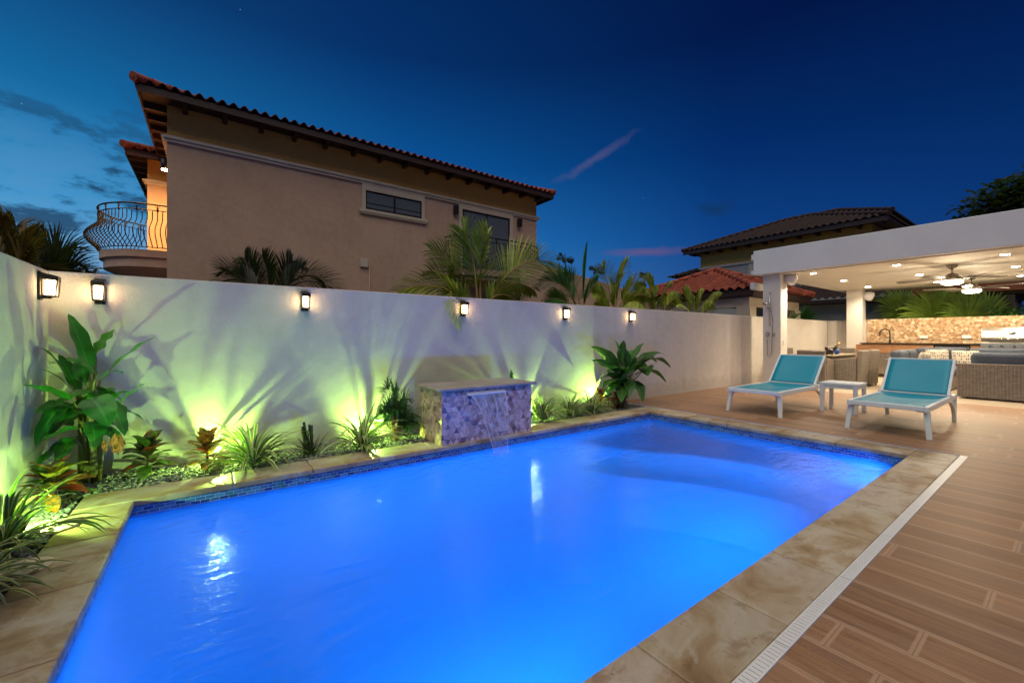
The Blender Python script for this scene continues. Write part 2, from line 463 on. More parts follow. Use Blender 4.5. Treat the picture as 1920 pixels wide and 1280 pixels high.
def sling():
    m, nt, bs, L = newmat('turquoise_sling_mesh')
    uv = coords(nt, 'UV')
    ch = N(nt, 'ShaderNodeTexChecker', i_Scale=380.0); L(uv, ch.inputs['Vector'])
    f = noise(nt, L, uv, 3, 3)
    c = mixc(nt, L, f, (.0, .30, .43), (.005, .35, .48))
    c = mixc(nt, L, math_(nt, L, 'MULTIPLY', ch.outputs['Fac'], .25), c, (.0, .12, .18))
    L(c, bs.inputs['Base Color']); bs.inputs['Roughness'].default_value = .42
    bump(nt, L, bs, ch.outputs['Fac'], .15, .001)
    return m
M['sling'] = sling()
def woodfront():
    m, nt, bs, L = newmat('oak_cabinet_front')
    v = coords(nt, 'UV', (2.0, 26, 1))
    f = noise(nt, L, v, 1.2, 6, .6, .5)
    L(ramp(nt, L, f, [(.3, (.30, .15, .07)), (.55, (.44, .235, .115)), (.75, (.52, .30, .16))]), bs.inputs['Base Color'])
    bs.inputs['Roughness'].default_value = .4
    return m
M['oak'] = woodfront()
def patio():
    m, nt, bs, L = newmat('cream_patio_tile')
    uv = coords(nt, 'UV')
    b = N(nt, 'ShaderNodeTexBrick', offset=0., i_Scale=1.0)
    b.inputs['Brick Width'].default_value = .6; b.inputs['Row Height'].default_value = .6; b.inputs['Mortar Size'].default_value = .003
    b.inputs['Color1'].default_value = rgba((.46, .38, .28)); b.inputs['Color2'].default_value = rgba((.52, .44, .34)); b.inputs['Mortar'].default_value = rgba((.3, .24, .18))
    L(uv, b.inputs['Vector'])
    f = noise(nt, L, uv, 4, 6, .6, 1)
    L(mixc(nt, L, ramp(nt, L, f, [(.4, 0.), (.8, .5)]), b.outputs['Color'], (.40, .30, .2)), bs.inputs['Base Color'])
    bs.inputs['Roughness'].default_value = .4
    return m
M['patio'] = patio()
def pillow(name, sx, sy):
    m, nt, bs, L = newmat(name)
    v = coords(nt, 'UV', (sx, sy, 1))
    vo = N(nt, 'ShaderNodeTexVoronoi', feature='F1', i_Scale=1.0, i_Randomness=.35); L(v, vo.inputs['Vector'])
    d = ramp(nt, L, vo.outputs['Distance'], [(.27, 1.), (.34, 0.)])
    L(mixc(nt, L, d, (.50, .45, .37), (.03, .028, .03)), bs.inputs['Base Color']); bs.inputs['Roughness'].default_value = .9
    bump(nt, L, bs, noise(nt, L, coords(nt), 200, 3), .3, .002)
    return m
M['pillow_dot'] = pillow('cream_dotted_cloth', 16, 22)
M['pillow_row'] = pillow('cream_row_cloth', 26, 13)

def leafmat(name, mode='plain', c1=(.03, .12, .015), c2=(.07, .24, .03), edge=(.5, .5, .2), rough=.38, trans=.22, nscale=6):
    m, nt, bs, L = newmat(name)
    out = nt.nodes['Material Output']
    at_ = N(nt, 'ShaderNodeAttribute', attribute_name='Col')
    uvn = coords(nt, 'UV'); sp = nt.nodes.new('ShaderNodeSeparateXYZ'); L(uvn, sp.inputs[0])
    e = math_(nt, L, 'ABSOLUTE', math_(nt, L, 'MULTIPLY_ADD', sp.outputs[0], 2, -1))
    n1 = noise(nt, L, coords(nt), nscale, 4)
    c = mixc(nt, L, ramp(nt, L, n1, [(.3, 0.), (.7, 1.)]), c1, c2)
    mid = ramp(nt, L, e, [(.0, 1.), (.06, .8), (.12, 0.)])
    if mode == 'plain':
        c = mixc(nt, L, math_(nt, L, 'MULTIPLY', mid, .5), c, tuple(min(1, q*1.6+.03) for q in c2))
    elif mode == 'stripe':      # cream margins round a green centre
        st = ramp(nt, L, math_(nt, L, 'MULTIPLY_ADD', n1, .25, e), [(.55, 0.), (.72, 1.)])
        c = mixc(nt, L, st, c, edge)
    elif mode == 'croton':
        bl = ramp(nt, L, noise(nt, L, coords(nt), 38, 3, .6), [(.48, 0.), (.56, 1.)])
        vein = N(nt, 'ShaderNodeTexWave', wave_type='BANDS', bands_direction='Y', i_Scale=2.6, i_Distortion=1.5)
        L(uvn, vein.inputs['Vector'])
        vv = ramp(nt, L, vein.outputs['Fac'], [(.6, 0.), (.8, 1.)])
        k = math_(nt, L, 'MAXIMUM', math_(nt, L, 'MULTIPLY', bl, .8), math_(nt, L, 'MULTIPLY', vv, .35))
        c = mixc(nt, L, math_(nt, L, 'MAXIMUM', mid, 0.0), (.8, .8, .8), (1.25, 1.1, .7))
        c = mixc(nt, L, 1.0, at_.outputs['Color'], c, 'MULTIPLY')
        c = mixc(nt, L, k, c, (.035, .09, .02))
    if mode != 'croton':
        c = mixc(nt, L, 1.0, c, at_.outputs['Color'], 'MULTIPLY')
    L(c, bs.inputs['Base Color'])
    bs.inputs['Roughness'].default_value = rough
    # side veins
    w = N(nt, 'ShaderNodeTexWave', wave_type='BANDS', bands_direction='Y', i_Scale=9, i_Distortion=.4)
    L(uvn, w.inputs['Vector']); bump(nt, L, bs, w.outputs['Fac'], .12, .004)
    tl = N(nt, 'ShaderNodeBsdfTranslucent'); L(mixc(nt, L, .5 if mode != 'croton' else .0, c, (.12, .22, .02)), tl.inputs[0])
    mx = N(nt, 'ShaderNodeMixShader', i_Fac=trans)
    L(bs.outputs[0], mx.inputs[1]); L(tl.outputs[0], mx.inputs[2]); L(mx.outputs[0], out.inputs['Surface'])
    return m
M['banana'] = leafmat('banana_leaf', c1=(.015, .12, .012), c2=(.035, .26, .025), rough=.28, trans=.3)
M['cordyline'] = leafmat('broad_strap_leaf', c1=(.03, .12, .02), c2=(.07, .20, .03), rough=.35)
M['variegated'] = leafmat('cream_edged_leaf', 'stripe', (.05, .16, .02), (.10, .26, .03), (.60, .62, .26), .42)
M['variegated_deep'] = leafmat('dull_edged_leaf', 'stripe', (.025, .075, .012), (.05, .13, .02), (.36, .34, .12), .42)
M['croton'] = leafmat('croton_leaf', 'croton', rough=.32, trans=.38)
M['palm'] = leafmat('palm_leaflet', c1=(.15, .25, .025), c2=(.40, .47, .06), rough=.45, trans=.15)
M['palm_deep'] = leafmat('deep_palm_leaflet', c1=(.02, .10, .02), c2=(.06, .20, .04), rough=.42)
M['palm_dark'] = leafmat('shaded_palm_leaflet', c1=(.012, .022, .008), c2=(.03, .045, .012), rough=.5)  # unlit shade of these palms put into the leaf colour
M['palm_warm'] = leafmat('warm_lit_palm_leaflet', c1=(.08, .065, .012), c2=(.26, .17, .03), rough=.5)  # warm light on these fronds put into the leaf colour
M['fan_palm'] = leafmat('fan_palm_leaf', c1=(.07, .14, .015), c2=(.15, .24, .025), rough=.45)
M['dark_grass'] = leafmat('withered_blade', c1=(.02, .018, .012), c2=(.05, .045, .02), rough=.6)
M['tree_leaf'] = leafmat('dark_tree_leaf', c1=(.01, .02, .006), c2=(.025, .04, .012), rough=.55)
M['stem'] = pm('green_stem', (.11, .15, .03), .5, var=.5, vscale=10, col2=(.16, .11, .04), bscale=40, bstr=.3)
M['rachis'] = pm('orange_palm_stalk', (.42, .20, .04), .5, var=.4, vscale=6, col2=(.25, .22, .05))
M['trunk'] = pm('fibrous_trunk', (.08, .055, .035), .9, var=.5, vscale=8, bscale=25, bstr=.8, bdist=.02)
# ---------------------------------------------------------------- foliage generators
UP = V((0, 0, 1))
def bez(a, b, c, t): return a*(1-t)**2 + b*(2*t*(1-t)) + c*t*t
def P_strap(t): return min(1, .45+2.2*t) * (1 - max(0, (t-.55)/.45)**1.6)
def P_banana(t): return math.sin(math.pi*min(1, max(0, (t-.08)/.92))**.75)**.62 if t > .08 else .07
def P_lance(t): return (math.sin(math.pi*t**.8)**.8)*.97 + .03*(1-t)
def P_croton(t): return .08 if t < .12 else .08+.92*math.sin(math.pi*((t-.12)/.88)**.85)**.75
def P_spear(t): return .25+.75*math.sin(math.pi*t**1.2)**1.3 if t < .98 else .05
def leaf(mb, path, W, prof, fold=.2, col=(1,1,1), roll=0, wave=0, ph=0):
    """one blade along a list of points: two strips of quads meeting at the midrib"""
    k = len(path); vs = []
    for i, p in enumerate(path):
        d = (path[min(i+1, k-1)] - path[max(i-1, 0)]).normalized()
        sd = d.cross(UP)
        if sd.length < .05: sd = d.cross(V((.3, 1, 0)))
        sd.normalize(); un = sd.cross(d).normalized()
        if roll: sd, un = sd*math.cos(roll)+un*math.sin(roll), un*math.cos(roll)-sd*math.sin(roll)
        t = i/(k-1); w = W*.5*prof(t); wv = wave*math.sin(t*17+ph)*w
        vs += [p - sd*w + un*(fold*w+wv), p, p + sd*w + un*(fold*w-wv)]
    fs = []; uv = []
    for i in range(k-1):
        a = 3*i; t0, t1 = i/(k-1), (i+1)/(k-1)
        fs += [(a, a+1, a+4, a+3), (a+1, a+2, a+5, a+4)]
        uv += [[(0, t0), (.5, t0), (.5, t1), (0, t1)], [(.5, t0), (1, t0), (1, t1), (.5, t1)]]
    mb.add(vs, fs, uv, col, True)
def leaf_to(mb, p0, p1, W, prof, sag=.12, n=9, **k):
    """a leaf from base to tip, arching up by sag (fraction of length)"""
    L_ = (p1-p0).length; c = (p0+p1)/2 + UP*(sag*L_*2)
    leaf(mb, [bez(p0, c, p1, i/n) for i in range(n+1)], W, prof, **k)
def arc(base, az, el, Ln, droop, n=8):
    p = V(base); pts = [p.copy()]; e = el
    for i in range(n):
        p = p + V((math.cos(az)*math.cos(e), math.sin(az)*math.cos(e), math.sin(e)))*(Ln/n)
        pts.append(p.copy()); e -= droop*(.4+1.2*i/n)/n
    return pts
def tint(a=.75, b=1.25, hue=.08):
    k = random.uniform(a, b); return (k*random.uniform(1-hue, 1+hue*2), k, k*random.uniform(1-hue, 1+hue))
def rosette(mb, base, n, Ln, W, el=(.5, 1.4), droop=(.8, 2.0), prof=P_strap, spread=.05, az0=0, az1=2*math.pi, fold=.35, zmin=.012, **k):
    for i in range(n):
        az = az0 + (az1-az0)*(i+random.random())/n
        b = V(base) + V((math.cos(az), math.sin(az), 0))*random.uniform(0, spread)
        f = random.uniform(.65, 1.1)
        pts = arc(b, az+random.uniform(-.2, .2), random.uniform(*el), Ln*f, random.uniform(*droop), 10)
        for p in pts: p.z = max(p.z, zmin+random.uniform(0, .01))
        for p in pts: p.y = min(p.y, YW-.015); p.x = max(p.x, XW+.015)
        leaf(mb, pts, W*random.uniform(.75, 1.2), prof, fold, tint(), roll=random.uniform(-.3, .3), **k)
def frond(mb, ms, p0, c, p1, Lf, nl=34, start=.22, droop=.35, W=.028, col=None, rr=.012, flat=.25, up=.15, face=None):
    """a feather palm frond: stalk along a curve with leaflets down both sides"""
    n = 16; pts = [bez(p0, c, p1, i/n) for i in range(n+1)]
    ms.tube(pts, [rr*(1-.75*i/n) for i in range(n+1)], 6)
    tw = random.uniform(-.5, .5) if face is None else face*random.choice((1, 1, -1)) + random.uniform(-.3, .3)
    for i in range(nl):
        t = start + (1-start)*(i+.5)/nl
        p = bez(p0, c, p1, t); d = (bez(p0, c, p1, min(1, t+.02)) - bez(p0, c, p1, t-.02)).normalized()
        sd = d.cross(UP)
        if sd.length < .1: sd = d.cross(V((.4, -1, .1)))
        sd.normalize(); un = sd.cross(d).normalized()
        sd2 = sd*math.cos(tw)+un*math.sin(tw); un2 = un*math.cos(tw)-sd*math.sin(tw)
        q = (t-start)/(1-start)
        ln = Lf*(.45+.55*math.sin(math.pi*min(1, .12+q*.95))**.8)*random.uniform(.88, 1.08)
        for s in (-1, 1):
            a = .95-.55*q+random.uniform(-.06, .06)
            dr = (d*math.cos(a) + sd2*(s*math.sin(a)) + un2*up).normalized()
            pp = p.copy(); path = [pp]
            for k in range(4):
                pp = pp + dr*(ln/4); path.append(pp); dr = (dr - UP*(droop*(.5+.5*k)/2.2)).normalized()
            cc = col if col else tint(.7, 1.35, .12)
            leaf(mb, path, W*random.uniform(.8, 1.15), lambda t: max(.04, math.sin(math.pi*(.12+.88*t))**.6), .3, cc)
def fan_leaf(mb, ms, stalk0, c, axis, normal, rad, n=34, spread=R(230), col=None):
    """a fan palm leaf: pleated segments spreading from the end of a stalk"""
    ms.tube([bez(stalk0, (stalk0+c)/2+UP*.1, c, i/6) for i in range(7)], .012, 6)
    axis = axis.normalized(); nn = normal.normalized(); sd = axis.cross(nn).normalized()
    for i in range(n):
        a = -spread/2 + spread*(i+.5)/n + random.uniform(-.02, .02)
        d = axis*math.cos(a) + sd*math.sin(a)
        ln = rad*random.uniform(.9, 1.05)*(1-.12*abs(a)/(spread/2))
        wd = spread/n*.62*rad*1.15
        path = []
        for k in range(8):
            t = k/7
            path.append(c + d*(ln*t) + nn*(.06*rad*math.sin(3*t)) - UP*(.16*rad*max(0, t-.55)**2*4*random.uniform(.7, 1.2)))
        cc = col if col else tint(.75, 1.25)
        vs = []; 
        for k, p in enumerate(path):
            t = k/7; w = wd*.5*(min(1, t/.5) if t < .5 else 1-((t-.5)/.5)**1.3) + .001
            q = d.cross(nn).normalized()
            vs += [p - q*w + nn*(-w*.35), p, p + q*w + nn*(-w*.35)]
        fs = []; uv = []
        for k in range(7):
            b = 3*k; t0, t1 = k/7, (k+1)/7
            fs += [(b, b+1, b+4, b+3), (b+1, b+2, b+5, b+4)]
            uv += [[(0, t0), (.5, t0), (.5, t1), (0, t1)], [(.5, t0), (1, t0), (1, t1), (.5, t1)]]
        mb.add(vs, fs, uv, cc, True)
def tile_slope(mb, origin, along, upv, width, depth, pitch=.22, amp=.045, rows=.36, clip=None):
    """barrel tiles: a wavy sheet stepping up a roof slope; clip(s) gives the slope length at s along the eave"""
    nrm = along.cross(upv).normalized()
    if nrm.z < 0: nrm = -nrm
    nc = max(2, int(width/pitch)*8); cols = []
    nr = max(1, int(depth/rows))
    for i in range(nc+1):
        s = width*i/nc; Ld = clip(s) if clip else depth
        ph = (s/pitch) % 1.0; z = amp*math.sin(2*math.pi*ph)
        col = []
        for r in range(nr+1):
            for e in ((0,) if r == 0 else ((1,) if r == nr else (1, 0))):
                d = min(Ld, depth*r/nr)
                lift = .022*(1 if e == 0 else 0)
                col.append((origin + along*s + upv*d + nrm*(z+lift), (s, d)))
        cols.append(col)
    vs = [p for c in cols for p, q in c]; k = len(cols[0]); fs = []; uv = []
    for i in range(nc):
        for j in range(k-1):
            a, b = i*k+j, (i+1)*k+j
            fs.append((a, b, b+1, a+1)); uv.append([cols[i][j][1], cols[i+1][j][1], cols[i+1][j+1][1], cols[i][j+1][1]])
    mb.add(vs, fs, uv, None, True)
def hip_roof(x0, y0, x1, y1, ze, rise, pitch=.22):
    """four tiled slopes and ridge caps over a rectangle; returns (tiles, caps, ridge height)"""
    t, c = MB(), MB()
    w, d = x1-x0, y1-y0; h = min(w, d)/2; k = rise
    for o, al, inw, ln in ((V((x0,y0,ze)), V((1,0,0)), V((0,1,0)), w), (V((x1,y0,ze)), V((0,1,0)), V((-1,0,0)), d),
                           (V((x1,y1,ze)), V((-1,0,0)), V((0,-1,0)), w), (V((x0,y1,ze)), V((0,-1,0)), V((1,0,0)), d)):
        upv = (inw + UP*k).normalized(); sl = math.sqrt(1+k*k)
        tile_slope(t, o, al, upv, ln, h*sl, pitch, clip=lambda s, ln=ln, sl=sl: min(s, ln-s, h)*sl)
    zr = ze + h*k
    if w >= d: r0, r1 = V((x0+h, y0+h, zr)), V((x1-h, y0+h, zr)); cs = ((V((x0,y0,ze)), r0), (V((x0,y1,ze)), r0), (V((x1,y0,ze)), r1), (V((x1,y1,ze)), r1))
    else: r0, r1 = V((x0+h, y0+h, zr)), V((x0+h, y1-h, zr)); cs = ((V((x0,y0,ze)), r0), (V((x1,y0,ze)), r0), (V((x0,y1,ze)), r1), (V((x1,y1,ze)), r1))
    for a, b in list(cs)+[(r0, r1)]:
        L_ = (b-a).length
        if L_ < .05: continue
        nn = max(1, int(L_/.4))
        for i in range(nn):
            p, q = a.lerp(b, i/nn), a.lerp(b, (i+1.12)/nn)
            off = UP*.05
            c.tube([p+off, q+off], [.105, .085], 10)
    return t, c, zr
# ---------------------------------------------------------------- sky, added warm fill light, camera
YW, XW, ZW = 5.05, -1.11, 1.755          # back wall face, side wall face, wall height
def sky():
    w = bpy.data.worlds.new('World'); sc.world = w; w.use_nodes = True
    nt = w.node_tree; L = nt.links.new; bg = nt.nodes['Background']
    tc = nt.nodes.new('ShaderNodeTexCoord'); g = tc.outputs['Generated']
    sp = nt.nodes.new('ShaderNodeSeparateXYZ'); L(g, sp.inputs[0]); z = sp.outputs[2]
    base = ramp(nt, L, z, [(0, (.085, .25, .58)), (.10, (.06, .24, .57)), (.22, (.014, .165, .47)), (.38, (.0022, .082, .29)), (.55, (.0012, .030, .14)), (1, (.001, .012, .06))])
    def dot(v):
        n = nt.nodes.new('ShaderNodeVectorMath'); n.operation = 'DOT_PRODUCT'; L(g, n.inputs[0]); n.inputs[1].default_value = v; return n.outputs['Value']
    side = ramp(nt, L, math_(nt, L, 'MULTIPLY_ADD', dot((-.45, .89, 0)), .5, .5), [(.15, (.10, .14, .26)), (.5, (.24, .30, .48)), (.8, (.95, .98, 1.0)), (1, (3.4, 1.9, 1.3))])
    col = mixc(nt, L, 1., base, side, 'MULTIPLY')
    nis = N(nt, 'ShaderNodeTexSky', sky_type='NISHITA', sun_disc=False, sun_elevation=R(-4), sun_rotation=R(-30))
    col = mixc(nt, L, .04, col, nis.outputs[0], 'ADD')
    # low dark clouds where the glow is
    mp = nt.nodes.new('ShaderNodeMapping'); mp.inputs['Scale'].default_value = (6.2, 6.2, 15.0); mp.inputs['Location'].default_value = (1.3, .2, .95); L(g, mp.inputs[0])
    cf = noise(nt, L, mp.outputs[0], 1.25, 8, .6, .1)
    azm = ramp(nt, L, dot((-.35, .937, 0)), [(.80, 0.), (.93, 1.)])
    elm = ramp(nt, L, z, [(.0, .9), (.28, 1.), (.42, 0.)])
    cm = math_(nt, L, 'MULTIPLY', math_(nt, L, 'MULTIPLY', azm, elm), ramp(nt, L, cf, [(.49, 0.), (.57, .92)]))
    col = mixc(nt, L, cm, col, (.012, .05, .12))
    # paler haze between them
    pale = math_(nt, L, 'MULTIPLY', math_(nt, L, 'MULTIPLY', azm, ramp(nt, L, z, [(0, 1.), (.36, 0.)])), ramp(nt, L, cf, [(.40, .85), (.53, .1)]))
    col = mixc(nt, L, pale, col, (.13, .29, .52))
    def wisp(u, v, su, sv, rot, tintc, amt, ns=9):
        d = V(ray(u, v)).normalized(); r_ = d.cross(UP).normalized(); u_ = r_.cross(d)
        a, b = r_*math.cos(rot)+u_*math.sin(rot), u_*math.cos(rot)-r_*math.sin(rot)
        nd = noise(nt, L, g, ns, 6, .6, .6)
        p = math_(nt, L, 'MULTIPLY', math_(nt, L, 'SUBTRACT', dot(tuple(a)), d.dot(a)), 1/su)
        q = math_(nt, L, 'SUBTRACT', dot(tuple(b)), d.dot(b))
        q = math_(nt, L, 'MULTIPLY', math_(nt, L, 'ADD', q, math_(nt, L, 'MULTIPLY', math_(nt, L, 'MULTIPLY', p, p), -sv*.55)), 1/sv)
        q = math_(nt, L, 'ADD', q, math_(nt, L, 'MULTIPLY_ADD', nd, 3.0, -1.5))
        rr = math_(nt, L, 'SQRT', math_(nt, L, 'ADD', math_(nt, L, 'MULTIPLY', p, p), math_(nt, L, 'MULTIPLY', q, q)))
        f = ramp(nt, L, rr, [(.1, amt), (1., 0.)])
        f = math_(nt, L, 'MULTIPLY', f, math_(nt, L, 'GREATER_THAN', dot(tuple(d)), .6))
        return mixc(nt, L, f, col, tintc)
    col = wisp(1116, 300, .115, .012, R(27), (.12, .11, .23), .42, 15)
    col = wisp(1212, 474, .11, .0125, R(-1), (.19, .085, .17), .5)
    col = wisp(1340, 392, .045, .02, R(-8), (.006, .035, .11), .8)
    # a few faint stars
    vo = N(nt, 'ShaderNodeTexVoronoi', feature='DISTANCE_TO_EDGE' if False else 'F1', i_Scale=16.0, i_Randomness=1.0); L(g, vo.inputs['Vector'])
    st = math_(nt, L, 'MULTIPLY', math_(nt, L, 'LESS_THAN', vo.outputs['Distance'], .013), math_(nt, L, 'GREATER_THAN', z, .25))
    col = mixc(nt, L, math_(nt, L, 'MULTIPLY', st, .35), col, (.45, .55, .75))
    L(col, bg.inputs['Color']); bg.inputs['Strength'].default_value = 1.0
sky()
sl = bpy.data.lights.new('sun', 'SUN'); sl.energy = 2.05; sl.angle = R(80); sl.color = (1, .90, .77)  # added soft warm fill in place of unseen house lights and dusk afterglow
so = bpy.data.objects.new('sun', sl); COL.objects.link(so)
so.rotation_euler = V((.40, .38, -1.4)).to_track_quat('-Z', 'Y').to_euler(); so.location = (-3, -4, 12)
cd = bpy.data.cameras.new('camera'); cam = bpy.data.objects.new('camera', cd); COL.objects.link(cam)
cd.sensor_width = 36; cd.lens = FPX/1920*36; cd.clip_end = 400; cd.clip_start = .05
cd.shift_y = -8/1920
cam.location = (0, 0, EYE)
cam.rotation_euler = (R(90), 0, math.atan2(FY, FX) - R(90))
sc.camera = cam
sc.view_settings.view_transform = 'Standard'; sc.view_settings.look = 'None'; sc.view_settings.exposure = 0; sc.view_settings.gamma = 1
sc.render.engine = 'CYCLES'
cy = sc.cycles
cy.use_denoising = True; cy.max_bounces = 8; cy.diffuse_bounces = 4; cy.glossy_bounces = 3; cy.transparent_max_bounces = 12; cy.transmission_bounces = 4
cy.sample_clamp_indirect = 12; cy.caustics_reflective = False; cy.caustics_refractive = False
def lamp(name, typ, loc, power, color, parent=None, size=.03, aim=None, spot=None, blend=.5):
    l = bpy.data.lights.new(name, typ); l.energy = power; l.color = color
    if typ in ('POINT', 'SPOT'): l.shadow_soft_size = size
    if typ == 'SPOT': l.spot_size = spot; l.spot_blend = blend
    if typ == 'AREA': l.size = size
    o = bpy.data.objects.new(name, l); COL.objects.link(o)
    m = Matrix.Translation(V(loc))
    if aim is not None: m = m @ (V(aim)-V(loc)).to_track_quat('-Z', 'Y').to_matrix().to_4x4()
    if parent is not None:
        o.parent = parent; m = ROOT[parent.name].inverted() @ m
    o.matrix_local = m
    return o
# ---------------------------------------------------------------- ground, deck, patio
XC0, XC1, YC0, YC1 = -.79, 6.10, .71, 4.42           # outer edge of the coping
PX0, PX1, PY0, PY1 = -.465, 5.715, 1.02, 4.07        # inner edge of the coping
WZ = -.115                                          # water level
g = MB()
for a in ((-60, -60, -1.3, 90), (-1.3, 5.3, 90, 90), (17.4, -60, 90, 5.3), (-1.3, -60, 17.4, -8)):
    g.add([(a[0], a[1], -.05), (a[2], a[1], -.05), (a[2], a[3], -.05), (a[0], a[3], -.05)], [(0, 1, 2, 3)])
struct('ground', g, M['ground'])
g = MB()
def sheet(mb, x0, y0, x1, y1, z): mb.add([(x0,y0,z),(x1,y0,z),(x1,y1,z),(x0,y1,z)], [(0,1,2,3)])
sheet(g, -1.3, -8, 6.145, .655, 0); sheet(g, 6.145, -8, 11.0, 5.2, 0)
struct('pool_deck', g, M['deck'])
g = MB(); sheet(g, 11.0, -8, 17.4, 5.2, -.002); struct('patio_floor', g, M['patio'])
g = MB(); sheet(g, -1.3, YC1-.01, 6.145, 5.2, -.035); sheet(g, -1.3, .655, XC0+.01, YC1-.01, -.035); struct('planting_bed', g, M['soil'])
g = MB(); g.box(6.100, .71, -.03, 6.145, 5.2, -.004); g.box(6.103, .71, -.02, 6.112, 4.43, .003)
struct('edging_strip', g, M['paint'])
# coping slabs, one box per stone
g = MB()
def slab(x0, y0, x1, y1):
    k = random.uniform(.86, 1.12); q = .0024
    g.box(x0+q, y0+q, -.045, x1-q, y1-q, .004, col=(k*random.uniform(.97, 1.04), k, k*random.uniform(.94, 1.02)))
x = XC0
for e in list(range(0, 12)):
    x1 = min(XC1-.37, -.465 + .6*(e+1)) if e < 11 else XC1-.37
    if x1 <= x: continue
    slab(x, PY1, x1, YC1)                              # far side
    slab(max(x, PX0), YC0, x1, PY0) if x1 > PX0 else None
    x = x1
    if x >= PX1-.02: break
slab(x, PY1, XC1, YC1); slab(x, YC0, XC1, PY0)
slab(XC0, YC0, PX0, PY0)
for i in range(5):
    ya = PY0 + (PY1-PY0)*i/5; yb = PY0 + (PY1-PY0)*(i+1)/5
    slab(XC0, ya, PX0, yb); slab(PX1, ya, XC1, yb)
struct('pool_coping', g, M['coping'], bevel=.009, segs=2)
# pool shell
t = MB(); zt = -.045
bx0, bx1, by0, by1 = PX0-.02, PX1+.02, PY0-.02, PY1+.02
def band(p, q, flip):
    L_ = (V(q)-V(p)).length; z0, z1 = -.155, zt
    vs = [(p[0],p[1],z0),(q[0],q[1],z0),(q[0],q[1],z1),(p[0],p[1],z1)]
    t.add(vs, [(0,1,2,3)] if not flip else [(3,2,1,0)], [[(0,z0-.0445),(L_,z0-.0445),(L_,z1-.0445),(0,z1-.0445)]] if not flip else [[(0,z1-.0445),(L_,z1-.0445),(L_,z0-.0445),(0,z0-.0445)]])
band((bx0,by1),(bx1,by1), True); band((bx1,by1),(bx1,by0), True); band((bx1,by0),(bx0,by0), True); band((bx0,by0),(bx0,by1), True)
struct('waterline_tiles', t, M['tile_band'])
ZF = -1.25
g = MB(); o = .004
ax0, ax1, ay0, ay1 = bx0-o, bx1+o, by0-o, by1+o
RF = .75; nx_, ny_ = 72, 44; vs = []
def fil(i, n, a, b):      # grid lines crowded towards the walls
    t = i/n; return a + (b-a)*(t - math.sin(2*math.pi*t)/(2*math.pi)*.85)
for j in range(ny_+1):
    for i in range(nx_+1):
        x, y = fil(i, nx_, ax0, ax1), fil(j, ny_, ay0, ay1)
        z = ZF
        for d in (x-ax0, ax1-x, y-ay0, ay1-y):
            if d < RF: z = max(z, ZF + RF - math.sqrt(max(0, RF*RF-(RF-d)**2)))
        vs.append((x, y, z))
g.add(vs, [(j*(nx_+1)+i, j*(nx_+1)+i+1, (j+1)*(nx_+1)+i+1, (j+1)*(nx_+1)+i) for j in range(ny_) for i in range(nx_)], None, None, True)
for p, q in (((ax0,ay1),(ax1,ay1)), ((ax1,ay1),(ax1,ay0)), ((ax1,ay0),(ax0,ay0)), ((ax0,ay0),(ax0,ay1))):
    g.add([(p[0],p[1],ZF+RF),(q[0],q[1],ZF+RF),(q[0],q[1],zt),(p[0],p[1],zt)], [(3,2,1,0)])
struct('pool_basin', g, M['plaster'])
def shelf(name, pts, z, y0=ay0, y1=ay1):
    poly = []
    for i in range(25):
        s = i/24*(len(pts)-1); k = min(int(s), len(pts)-2); f = s-k
        p0, p1, p2, p3 = pts[max(k-1,0)], pts[k], pts[k+1], pts[min(k+2, len(pts)-1)]
        c = [0.5*((2*p1[j])+(-p0[j]+p2[j])*f+(2*p0[j]-5*p1[j]+4*p2[j]-p3[j])*f*f+(-p0[j]+3*p1[j]-3*p2[j]+p3[j])*f**3) for j in (0, 1)]
        poly.append(tuple(c))
    m = MB(); m.prism(poly + [(ax1-.003, poly[-1][1]), (ax1-.003, poly[0][1])], ZF+.004, z)
    return struct(name, m, M['plaster'], bevel=.03, segs=3)
shelf('pool_shelf', [(4.05, ay1-.003), (4.30, 3.45), (4.72, 2.85), (4.98, 2.2), (5.04, 1.6), (5.06, ay0+.003)], -.60)
g = MB(); nx, ny = 2, 2
sheet(g, bx0, by0, bx1, by1, WZ)
struct('pool_water', g, M['water'])
# slotted drain along the near side and its end stop
d = thing('drain_channel', 'long narrow cream slotted drain between pool stone and wood deck', 'drain', (2.7, .683, 0))
x = -1.2; i = 0
while x < 6.14:
    x1 = min(x+.75, 6.145); gm = MB()
    # slats with gaps
    gm.box(x+.002, .657, -.004, x1-.002, .664, .003); gm.box(x+.002, .703, -.004, x1-.002, .709, .003)
    k = x+.004
    while k < x1-.004:
        gm.box(k, .664, -.004, min(k+.0205, x1-.002), .703, .0024); k += .0245
    gm.build('grate', M['plastic'], d); x = x1
gm = MB(); gm.box(-1.2, .655, -.06, 6.145, .71, -.03); gm.build('channel', M['soil'], d)
